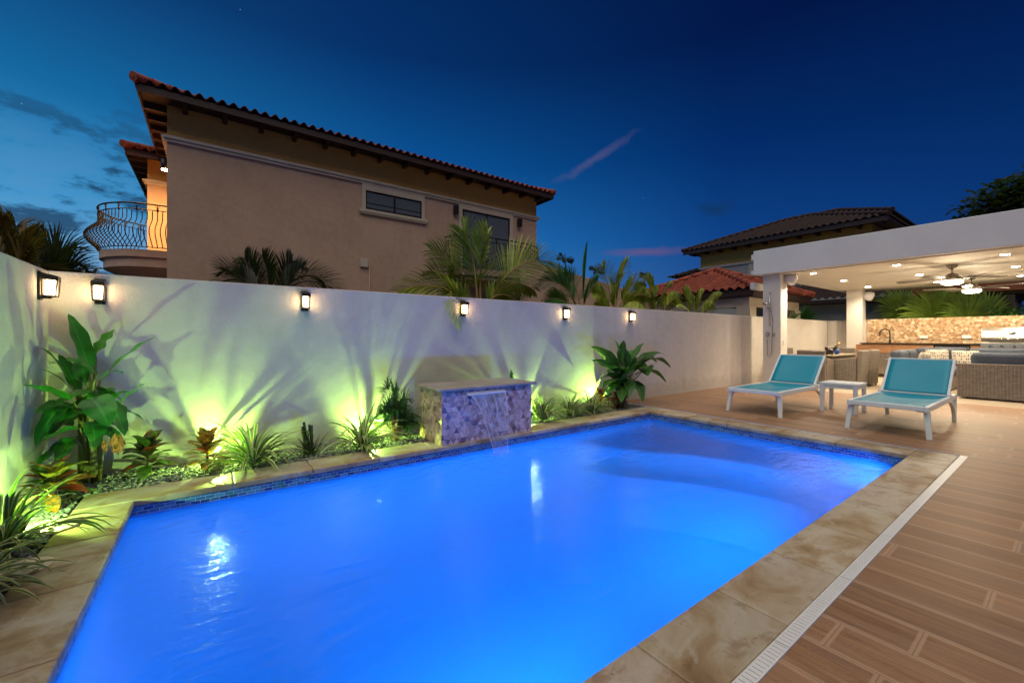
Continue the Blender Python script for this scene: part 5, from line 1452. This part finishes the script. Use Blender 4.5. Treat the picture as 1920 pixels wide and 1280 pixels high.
croton(5.45, 4.72, .36, .20, 14, .08, [(.06, .32, .05), (.05, .25, .04)], 'glossy green leafed shrub lit beside the broad leaved cordyline')
# ---------------------------------------------------------------- striped strap leaf clumps
def clump(x, y, n, Ln, W, lb, mat='variegated', el=(.55, 1.45), droop=(1.1, 2.5), spread=.05, group='striped strap leaf clumps in the pebble bed', name='strap_leaf_plant', cat='plant', extra=None):
    o = thing(name, lb, cat, (x, y, 0), group=group)
    m = MB(); rosette(m, (x, y, -.01), n, Ln, W, el, droop, P_strap, spread)
    if extra: extra(m)
    m.build('foliage', M[mat], o); return o
clump(.30, 4.56, 78, .58, .034, 'large striped strap leaf clump right of the orange croton')
clump(1.30, 4.54, 72, .55, .032, 'striped strap leaf clump directly left of the small areca palm')
clump(3.84, 4.55, 85, .50, .028, 'striped strap leaf clump touching the right end of fountain block', el=(.8, 1.5))
clump(4.38, 4.55, 120, .48, .022, 'dense striped strap leaf clump midway between fountain and cordyline', el=(.7, 1.5))
clump(4.86, 4.55, 110, .44, .020, 'low striped strap leaf clump in front of the red croton', el=(.6, 1.5))
clump(.80, 4.62, 46, .26, .012, 'withered dark clump with broken blades between two striped clumps', 'dark_grass', (.5, 1.5), (.2, 1.5), .07, 'withered clump', 'withered_plant',
      extra=lambda m: [leaf(m, arc((.80+random.uniform(-.05, .05), 4.62, 0), random.uniform(1.4, 3.4), random.uniform(1.1, 1.5), random.uniform(.2, .34), .1, 5), .03, lambda t: 1-.15*t, .3, tint()) for i in range(12)])
def exa(m):
    for (u0, v0, u1, v1, w) in ((20,1010,78,905,.02),(15,1000,92,928,.022),(20,1020,130,935,.018),(12,1005,45,915,.02),(22,1030,118,1002,.02),(10,1010,14,925,.022),(25,1040,90,1028,.022),(18,1020,60,940,.02),(10,1000,30,920,.02)):
        a, b = at(u0, v0, y=3.55), at(u1, v1, y=3.40); leaf_to(m, a, b, w, P_strap, .16, 12, fold=.35, col=tint(.9, 1.3))
clump(-.97, 3.52, 62, .50, .027, 'large striped strap leaf plant arching over the bright spotlight by the side wall', el=(.6, 1.45), droop=(1.3, 2.6), extra=exa, mat='variegated_deep')
def exb(m):
    for (u0, v0, u1, v1, w) in ((-20,1090,100,1105,.024),(-20,1095,138,1078,.022),(-15,1110,106,1106,.02),(-20,1120,80,1130,.022),(-20,1075,95,1020,.022),(-20,1060,80,1055,.024),(-20,1085,45,1112,.03),(-30,1100,60,1088,.026)):
        a, b = at(u0, v0, y=2.85), at(u1, v1, z=.015 if v1 > 1050 else .12); leaf_to(m, a, b, w, P_strap, .2, 12, fold=.35, col=tint(.8, 1.2))
clump(-.97, 2.86, 52, .46, .027, 'striped strap leaf plant spilling long blades onto the pool stone', el=(.5, 1.4), droop=(1.5, 2.8), extra=exb, mat='variegated_deep')
# ---------------------------------------------------------------- small areca palm by the fountain
def palm_thing(name, lb, base, fr, mat, Lf, nl=30, W=.026, group='palms beyond the garden wall', rr=.012, droop=.35, dark=False, trunk=None, up=.15, cat='palm', start=.22, face=1.15):
    o = thing(name, lb, cat, base, group=group)
    m, s = MB(), MB()
    for f in fr:
        p0, c, p1 = f[:3]; frond(m, s, p0, c, p1, f[3] if len(f) > 3 else Lf, nl, start, droop, W, None, rr, up=up, face=face)
    m.build('foliage', M[mat], o); s.build('stalk', M['rachis' if not dark else 'trunk'], o)
    if trunk:
        t = MB(); t.tube(trunk, [.11, .09, .08], 10); t.build('trunk', M['trunk'], o)
    return o
fr = []; b = V((1.72, 4.66, -.02))
for i in range(26):
    az = i*2.4+.4; h = random.uniform(.18, .64); r_ = random.uniform(.10, .27)
    t_ = b+V((math.cos(az)*r_, math.sin(az)*r_*.8, h)); t_.y = min(t_.y, YW-.06)
    fr.append((b+V((math.cos(az)*.02, math.sin(az)*.02, 0)), b+V((math.cos(az)*r_*.25, math.sin(az)*r_*.25, h*1.15)), t_))
palm_thing('areca_palm', 'small bushy green areca palm against the left end of fountain block', b, fr, 'palm_deep', .19, 14, .019, 'potted sized palms in the bed', .006, .5, start=.4)
fr = []; b = V((3.47, 4.80, -.02))
for i in range(9):
    az = i*2.4; h = random.uniform(.25, .66); r_ = random.uniform(.08, .2)
    t_ = b+V((math.cos(az)*r_, math.sin(az)*r_*.6, h)); t_.y = min(t_.y, YW-.06)
    fr.append((b, b+V((math.cos(az)*r_*.25, math.sin(az)*r_*.2, h*1.15)), t_))
palm_thing('areca_palm', 'small slender areca palm hidden behind the right end of fountain block', b, fr, 'palm_deep', .15, 12, .016, 'potted sized palms in the bed', .006, .5, start=.4)
# ---------------------------------------------------------------- broad leaved cordyline at the end of the bed
cb = V((5.62, 4.62, 0)); o = thing('cordyline_plant', 'tall broad leaved green plant at end of the pebble bed near the deck', 'plant', cb)
m, s = MB(), MB()
CT = [((1168,690),(1153,637),4.7,34,.02), ((1168,685),(1170,637),4.6,30,.02), ((1180,690),(1207,643),4.6,26,.10), ((1160,690),(1107,649),4.5,24,.06), ((1158,698),(1109,675),4.45,24,.05), ((1186,695),(1246,664),4.5,26,.14), ((1192,695),(1258,690),4.45,24,.22),
      ((1190,705),(1250,718),4.4,20,.22), ((1186,700),(1215,690),4.35,34,.2), ((1210,690),(1215,705),4.3,30,.1), ((1162,712),(1125,712),4.5,24,.12), ((1165,718),(1130,730),4.4,26,.12), ((1190,715),(1205,755),4.35,28,.16), ((1170,720),(1165,755),4.35,28,.14),
      ((1180,700),(1183,655),4.75,26,.03), ((1176,700),(1192,668),4.5,24,.08), ((1172,705),(1150,690),4.4,30,.12), ((1180,715),(1210,735),4.5,24,.16), ((1162,705),(1140,665),4.75,22,.05), ((1175,700),(1160,660),4.85,22,.03), ((1178,712),(1180,745),4.3,26,.12), ((1185,690),(1232,680),4.7,22,.16),
      ((1172,690),(1168,650),4.5,26,.02), ((1184,700),(1222,668),4.4,24,.08), ((1168,715),(1140,740),4.55,24,.15)]
for (a, b_, y, w, sag) in CT:
    A = at(*a, y=4.6); B_ = at(*b_, y=y)
    leaf_to(m, A, B_, w*.0078*1.15, P_lance, sag, 12, fold=.25, col=tint(.75, 1.25), roll=random.uniform(-.4, .4), wave=.08)
    s.tube([cb+V((random.uniform(-.08, .08), random.uniform(-.06, .06), -.03)), A.lerp(cb, .5)+V((0, 0, .1)), A], [.018, .013, .006], 6)
for i in range(26):
    az = random.uniform(0, 6.3); A = cb+V((random.uniform(-.12, .12), random.uniform(-.1, .1), random.uniform(.28, .72)))
    q = arc(A, az, random.uniform(.2, 1.2), random.uniform(.28, .42), random.uniform(.6, 1.6), 10)
    for p in q: p.y = min(p.y, YW-.02)
    leaf(m, q, random.uniform(.09, .14), P_lance, .25, tint(.7, 1.25), roll=random.uniform(-.4, .4), wave=.08)
for i in range(14):
    A = cb+V((random.uniform(-.1, .1), random.uniform(-.1, .05), random.uniform(.08, .3))); leaf_to(s, A, A+V((random.uniform(-.1, .1), -.05, -.14)), .035, P_croton, .1, 6, col=(1, 1, 1))
m.build('foliage', M['cordyline'], o); s.build('stem', M['stem'], o)
# ---------------------------------------------------------------- palms beyond the wall
def F3(b, c, t, yb, yt, Lf=None):
    q = (at(*b, y=yb), at(*c, y=(yb+yt)/2), at(*t, y=yt)); q = (q[0], 2*q[1]-(q[0]+q[2])/2, q[2]) if False else q
    return q + ((Lf,) if Lf else ())
fr = [F3((896,585),(892,470),(868,434),5.9,6.0,.60), F3((902,585),(896,500),(914,440),5.9,5.9,.62), F3((908,590),(950,470),(1038,492),5.9,5.7,.66), F3((886,585),(878,495),(808,470),6.0,6.3,.55), F3((880,590),(842,512),(746,546),6.0,6.1,.5),
      F3((905,590),(950,505),(1002,545),6.0,6.2,.5), F3((884,590),(850,520),(808,508),6.1,6.5,.5), F3((900,595),(930,520),(978,575),5.7,5.6,.4), F3((892,595),(860,540),(820,575),5.7,5.7,.4)]
palm_thing('areca_palm', 'large bright green areca palm arching in front of the house balcony', (at(896,590,y=5.9).x, 5.9, -.05), fr, 'palm', .55, 38, .042, rr=.022, trunk=[(at(896,590,y=5.9).x, 5.95, -.05), (at(896,590,y=5.9).x, 5.92, .8), (at(896,590,y=5.9).x, 5.9, 1.6)])
fr = [(at(846,570,y=5.32), at(838,505,y=5.12), at(861,612,y=4.93), .26)]
palm_thing('palm_frond', 'single dry palm frond hanging over the wall beside a lantern', at(850,578,y=5.1), fr, 'palm', .26, 17, .016, rr=.006, droop=.25, face=0, cat='palm frond', start=.5, up=0, group='hanging frond')
fr = [F3((1085,590),(1070,520),(1012,528),6.2,6.0,.42), F3((1085,590),(1060,515),(1030,508),6.4,6.8,.42), F3((1088,590),(1085,530),(1060,512),6.2,6.4,.4), F3((1090,590),(1100,545),(1120,525),6.2,6.4,.4), F3((1084,592),(1050,545),(1022,565),6.0,5.8,.35)]
o = palm_thing('areca_palm', 'deep green palm with one upright unopened spear leaf above the wall', at(1085,590,y=6.2), fr, 'palm_deep', .4, 32, .036, rr=.016)
m = MB(); leaf_to(m, at(1094,560,y=6.2), at(1102,450,y=6.2), .20, P_spear, .0, 14, fold=.35, col=(1.3, 1.5, .9), roll=.5); leaf_to(m, at(1094,560,y=6.2), at(1101,452,y=6.2), .15, P_spear, .01, 14, fold=.5, col=(1.5, 1.6, 1.0), roll=1.2); m.build('spear_leaf', M['palm_deep'], o)
fr = [F3((1152,595),(1140,520),(1130,500),6.2,6.4,.42), F3((1152,595),(1160,520),(1176,490),6.2,6.5,.42), F3((1155,595),(1180,520),(1208,530),6.2,6.0,.42), F3((1156,595),(1185,535),(1222,560),6.0,5.8,.36), F3((1150,595),(1130,545),(1112,550),6.0,5.9,.36), F3((1152,596),(1150,545),(1158,520),5.8,5.7,.4), F3((1152,596),(1132,560),(1110,585),5.8,5.6,.3)]
palm_thing('areca_palm', 'bright bushy palm above the wall between two lanterns', at(1152,595,y=6.1), fr, 'palm', .4, 32, .036, rr=.016)
fr = [F3((1225,600),(1195,545),(1168,575),6.0,5.8,.34), F3((1228,600),(1205,535),(1190,545),6.2,6.2,.36), F3((1230,600),(1225,540),(1212,520),6.3,6.6,.36), F3((1232,600),(1240,545),(1258,535),6.2,6.4,.36), F3((1234,600),(1255,555),(1275,560),6.0,5.9,.34), F3((1230,602),(1220,560),(1232,548),5.8,5.8,.34)]
palm_thing('areca_palm', 'low yellow green palm spreading along the wall before the gazebo roof', at(1230,600,y=6.0), fr, 'palm', .36, 32, .034, rr=.014)
fr = [F3((1300,605),(1280,560),(1268,572),5.8,5.6,.28), F3((1300,605),(1290,550),(1284,545),6.0,6.1,.3), F3((1302,605),(1310,560),(1318,548),6.0,6.1,.3), F3((1304,605),(1325,570),(1338,575),5.8,5.7,.26), F3((1300,606),(1300,570),(1302,560),5.7,5.7,.28), F3((1306,606),(1330,560),(1352,552),5.8,5.8,.3)]
palm_thing('areca_palm', 'small palm tuft peeping over the wall beside the gazebo column', at(1302,605,y=5.9), fr, 'palm', .3, 28, .03, rr=.012)
cdk = at(505, 560, y=9.2)
fr = [F3((505,570),(440,500),(408,535),9.2,9.4,.42), F3((505,570),(440,500),(418,508),9.2,9.0,.45), F3((505,570),(470,500),(462,485),9.4,9.8,.45), F3((505,570),(505,510),(492,480),9.2,9.4,.45), F3((505,570),(535,500),(546,490),9.2,9.4,.45), F3((505,570),(570,490),(608,530),9.0,8.8,.45), F3((505,570),(560,500),(632,545),9.0,8.6,.6), F3((505,570),(480,500),(440,505),9.6,10,.45), F3((505,570),(545,510),(570,500),9.6,10,.45)]
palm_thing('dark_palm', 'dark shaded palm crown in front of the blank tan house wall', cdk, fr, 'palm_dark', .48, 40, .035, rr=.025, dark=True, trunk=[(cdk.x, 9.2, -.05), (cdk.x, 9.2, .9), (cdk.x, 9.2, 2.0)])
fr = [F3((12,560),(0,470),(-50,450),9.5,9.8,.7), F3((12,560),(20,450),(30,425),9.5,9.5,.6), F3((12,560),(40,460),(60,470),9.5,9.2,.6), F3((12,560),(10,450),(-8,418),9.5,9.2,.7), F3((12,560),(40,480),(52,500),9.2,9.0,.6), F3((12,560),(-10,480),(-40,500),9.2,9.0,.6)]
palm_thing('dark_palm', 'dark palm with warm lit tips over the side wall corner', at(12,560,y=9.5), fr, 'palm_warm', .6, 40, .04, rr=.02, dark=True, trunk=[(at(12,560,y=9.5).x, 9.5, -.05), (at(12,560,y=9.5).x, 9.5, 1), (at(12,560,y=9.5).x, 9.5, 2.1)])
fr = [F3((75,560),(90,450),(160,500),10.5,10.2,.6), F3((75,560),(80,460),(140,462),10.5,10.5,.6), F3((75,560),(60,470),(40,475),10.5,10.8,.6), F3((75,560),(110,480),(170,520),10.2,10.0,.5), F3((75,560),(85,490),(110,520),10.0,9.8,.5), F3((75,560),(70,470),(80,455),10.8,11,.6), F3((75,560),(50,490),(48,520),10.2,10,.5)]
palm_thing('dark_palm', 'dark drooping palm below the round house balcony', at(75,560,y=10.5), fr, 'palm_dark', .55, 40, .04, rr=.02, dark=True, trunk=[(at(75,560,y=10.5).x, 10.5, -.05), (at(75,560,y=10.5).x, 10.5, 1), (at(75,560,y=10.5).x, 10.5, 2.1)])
for u, v, y, r_, lb in ((1060, 492, 30, 1.0, 'tiny dark distant palm against the sky beside the tan house'), (1118, 513, 30, .9, 'tiny dark distant palm crown over the sloping wall'), (1208, 522, 30, .7, 'tiny dark distant palm low beside the gazebo roof')):
    c = at(u, v, y=y); fr = []
    for i in range(9):
        az = i*.7; d = V((math.cos(az), math.sin(az)*.5, .25+.5*random.random()))*r_
        fr.append((c, c+d*.6+UP*.25, c+d-UP*.15))
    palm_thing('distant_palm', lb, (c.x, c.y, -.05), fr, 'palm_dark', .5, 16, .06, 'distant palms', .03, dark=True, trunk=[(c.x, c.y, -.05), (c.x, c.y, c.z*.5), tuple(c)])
# leafy mass under the side balcony
def bush(name, lb, c, rx, ry, rz_, n, L_, W, mat, cat='shrub', trunkr=0, group=None):
    o = thing(name, lb, cat, (c[0], c[1], -.05), group=group)
    m = MB(); cl = [V((random.gauss(0, .5), random.gauss(0, .5), random.gauss(0, .5))) for _ in range(14)]
    for i in range(n):
        k = random.choice(cl) + V((random.gauss(0, .22), random.gauss(0, .22), random.gauss(0, .22)))
        if k.length > 1.15: k = k.normalized()*random.uniform(.8, 1.1)
        p = V(c)+V((k.x*rx, k.y*ry, k.z*rz_)); az = random.uniform(0, 6.3)
        leaf(m, arc(p, az, random.uniform(-.6, .9), L_*random.uniform(.7, 1.2), .6, 3), W, P_lance, .2, tint(.6, 1.4))
    m.build('crown', M[mat], o)
    s = MB(); s.tube([(c[0], c[1], -.1), (c[0]+.05, c[1], c[2]*.5), (c[0], c[1], c[2])], [.12*max(.3, trunkr), .09*max(.3, trunkr), .03], 8)
    for i in range(6):
        q = V(c)+V((random.uniform(-.6, .6)*rx, random.uniform(-.6, .6)*ry, random.uniform(.1, .6)*rz_)); s.tube([(c[0], c[1], c[2]*.6), q], [.05*max(.3, trunkr), .015], 6)
    s.build('trunk', M['trunk'], o); return o
c = at(150, 500, y=15.5); bush('dark_shrub', 'dark leafy shrub under the rounded side balcony of the house', (c.x, 15.5, 2.3), 1.3, 1.0, 1.0, 1500, .22, .10, 'tree_leaf')
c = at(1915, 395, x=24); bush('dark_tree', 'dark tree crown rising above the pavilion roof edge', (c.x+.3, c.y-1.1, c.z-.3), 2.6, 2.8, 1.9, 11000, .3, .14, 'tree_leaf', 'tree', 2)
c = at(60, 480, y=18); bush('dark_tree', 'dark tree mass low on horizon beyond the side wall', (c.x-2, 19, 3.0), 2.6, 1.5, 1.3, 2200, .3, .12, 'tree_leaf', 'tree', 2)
# fan palms behind the stone wall
def fanpalm(lb, base, leaves, mat='fan_palm'):
    o = thing('fan_palm', lb, 'palm', base, group='fan palms behind the patio wall')
    m, s = MB(), MB(); b = V(base)
    for (u, v, x, r_, ang, tilt) in leaves:
        c = at(u, v, x=x); rt = V((FY, -FX, 0)); fw = V((FX, FY, 0))
        ax = UP*math.cos(ang)+rt*math.sin(ang); nn = (fw*-math.cos(tilt) + ax.cross(fw)*.0 + UP*math.sin(tilt)*.6)
        fan_leaf(m, s, V((b.x, b.y, .6)), c, ax, nn, r_, 32, R(215))
    m.build('foliage', M[mat], o); s.build('stalk', M['stem'], o)
    t = MB(); t.tube([(b.x, b.y, -.05), (b.x, b.y, .7)], [.12, .10], 10); t.build('trunk', M['trunk'], o)
b1 = at(1745, 600, x=18.2)
fanpalm('fan palm with the widest bright leaf, behind the stone wall above the tap', (b1.x, b1.y, -.05), [(1748, 597, 17.9, 1.28, .0, .2), (1690, 602, 18.1, .75, -.25, .2), (1690, 590, 18.9, 1.2, -.4, .1), (1770, 600, 18.6, 1.3, .5, .1)])
b1 = at(1820, 600, x=18.3)
fanpalm('fan palm behind the stone wall below the rear ceiling fan', (b1.x, b1.y, -.05), [(1812, 600, 17.9, 1.05, .35, .2), (1790, 598, 18.6, 1.1, -.1, .1), (1840, 600, 18.7, 1.2, .3, .1)])
# spiky yucca between the columns, banana-like leaf, small shrubs
yb = at(1512, 600, y=6.2)
o = thing('yucca_plant', 'spiky grey green yucca behind the wall between the pavilion columns', 'plant', (yb.x, 6.2, -.05))
m = MB()
for i in range(170):
    az = random.uniform(0, 6.3); el = random.uniform(.1, 1.5); leaf(m, arc((yb.x, 6.2, 1.75), az, el, random.uniform(.55, .85), .25, 5), .03, P_lance, .3, tint(.6, 1.3))
m.build('foliage', M['palm_deep'], o); s = MB(); s.tube([(yb.x, 6.2, -.05), (yb.x, 6.2, 1.8)], .08, 8); s.build('trunk', M['trunk'], o)
yb = at(1490, 600, y=5.6)
o = thing('broad_leaf_plant', 'bright broad leaves showing over wall next to the shower column', 'plant', (yb.x, 5.6, -.05))
m = MB()
for (a, b_) in (((1478,606),(1510,586)), ((1478,606),(1500,592)), ((1470,606),(1482,585)), ((1484,606),(1505,598)), ((1420,605),(1440,592)), ((1424,605),(1412,594))): leaf_to(m, at(*a, y=5.5), at(*b_, y=5.4), .16, P_lance, .08, 10, fold=.2, col=tint(1, 1.4))
m.build('foliage', M['cordyline'], o); s = MB(); s.tube([(yb.x, 5.6, -.05), (yb.x, 5.55, 1.75)], .03, 8); s.build('stem', M['stem'], o)
yb = at(1575, 600, y=6.0)
o = thing('reed_grass', 'tuft of tall thin grass behind wall beside the rear column', 'grass', (yb.x, 6.0, -.05))
m = MB()
for i in range(120): leaf(m, arc((yb.x+random.gauss(0, .45), 6.0+random.gauss(0, .15), 1.2), random.uniform(0, 6.3), random.uniform(1.1, 1.55), random.uniform(.6, 1.0), .4, 5), .018, P_lance, .3, tint(.5, 1.1))
m.build('foliage', M['palm_deep'], o)
c = at(1890, 588, x=18.0); bush('leafy_shrub', 'small leafy shrub peeping over the stone wall above the grill', (c.x, c.y, 1.80), .5, .45, .22, 420, .12, .05, 'cordyline')
c = at(1880, 560, x=21.5); bush('dark_hedge', 'dark hedge mass filling the gap behind the rear ceiling fan', (c.x, c.y-1.2, 2.0), 1.2, 3.2, 1.4, 2600, .25, .10, 'tree_leaf', 'hedge')
# ---------------------------------------------------------------- lamps in the pool wall
PB = (.09, .275, 1.0)
def poollamp(x, y, z, d, power, lb, big=.09):
    o = thing('pool_lamp', lb, 'pool lamp', (x, y, z), group='blue underwater pool lamps'); d = V(d).normalized()
    m = MB(); c = V((x, y, z)); m.tube([c, c+d*.03], [big+.02, big+.012], 24); m.build('bezel', M['chrome'], o)
    m = MB(); m.tube([c+d*.031, c+d*.036], big, 24); m.build('lens', M['pool_lens'], o)
    lamp('pool_beam', 'SPOT', c+d*.07, power, PB, o, .09, aim=c+d*2+UP*.05, spot=R(172), blend=.6)
poollamp(1.2, PY0-.02, -.34, (0, 1, 0), 660, 'blue underwater lamp low in the near pool wall towards the shallow strap plants')
poollamp(5.45, PY0-.02, -.32, (-.1, 1, -.1), 110, 'small blue underwater lamp added unseen to brighten the shallow shelf')  # extra unseen lamp, added to brighten the shelf
poollamp(3.6, PY0-.02, -.30, (0, 1, 0), 660, 'blue underwater lamp low in the near pool wall towards the steps')
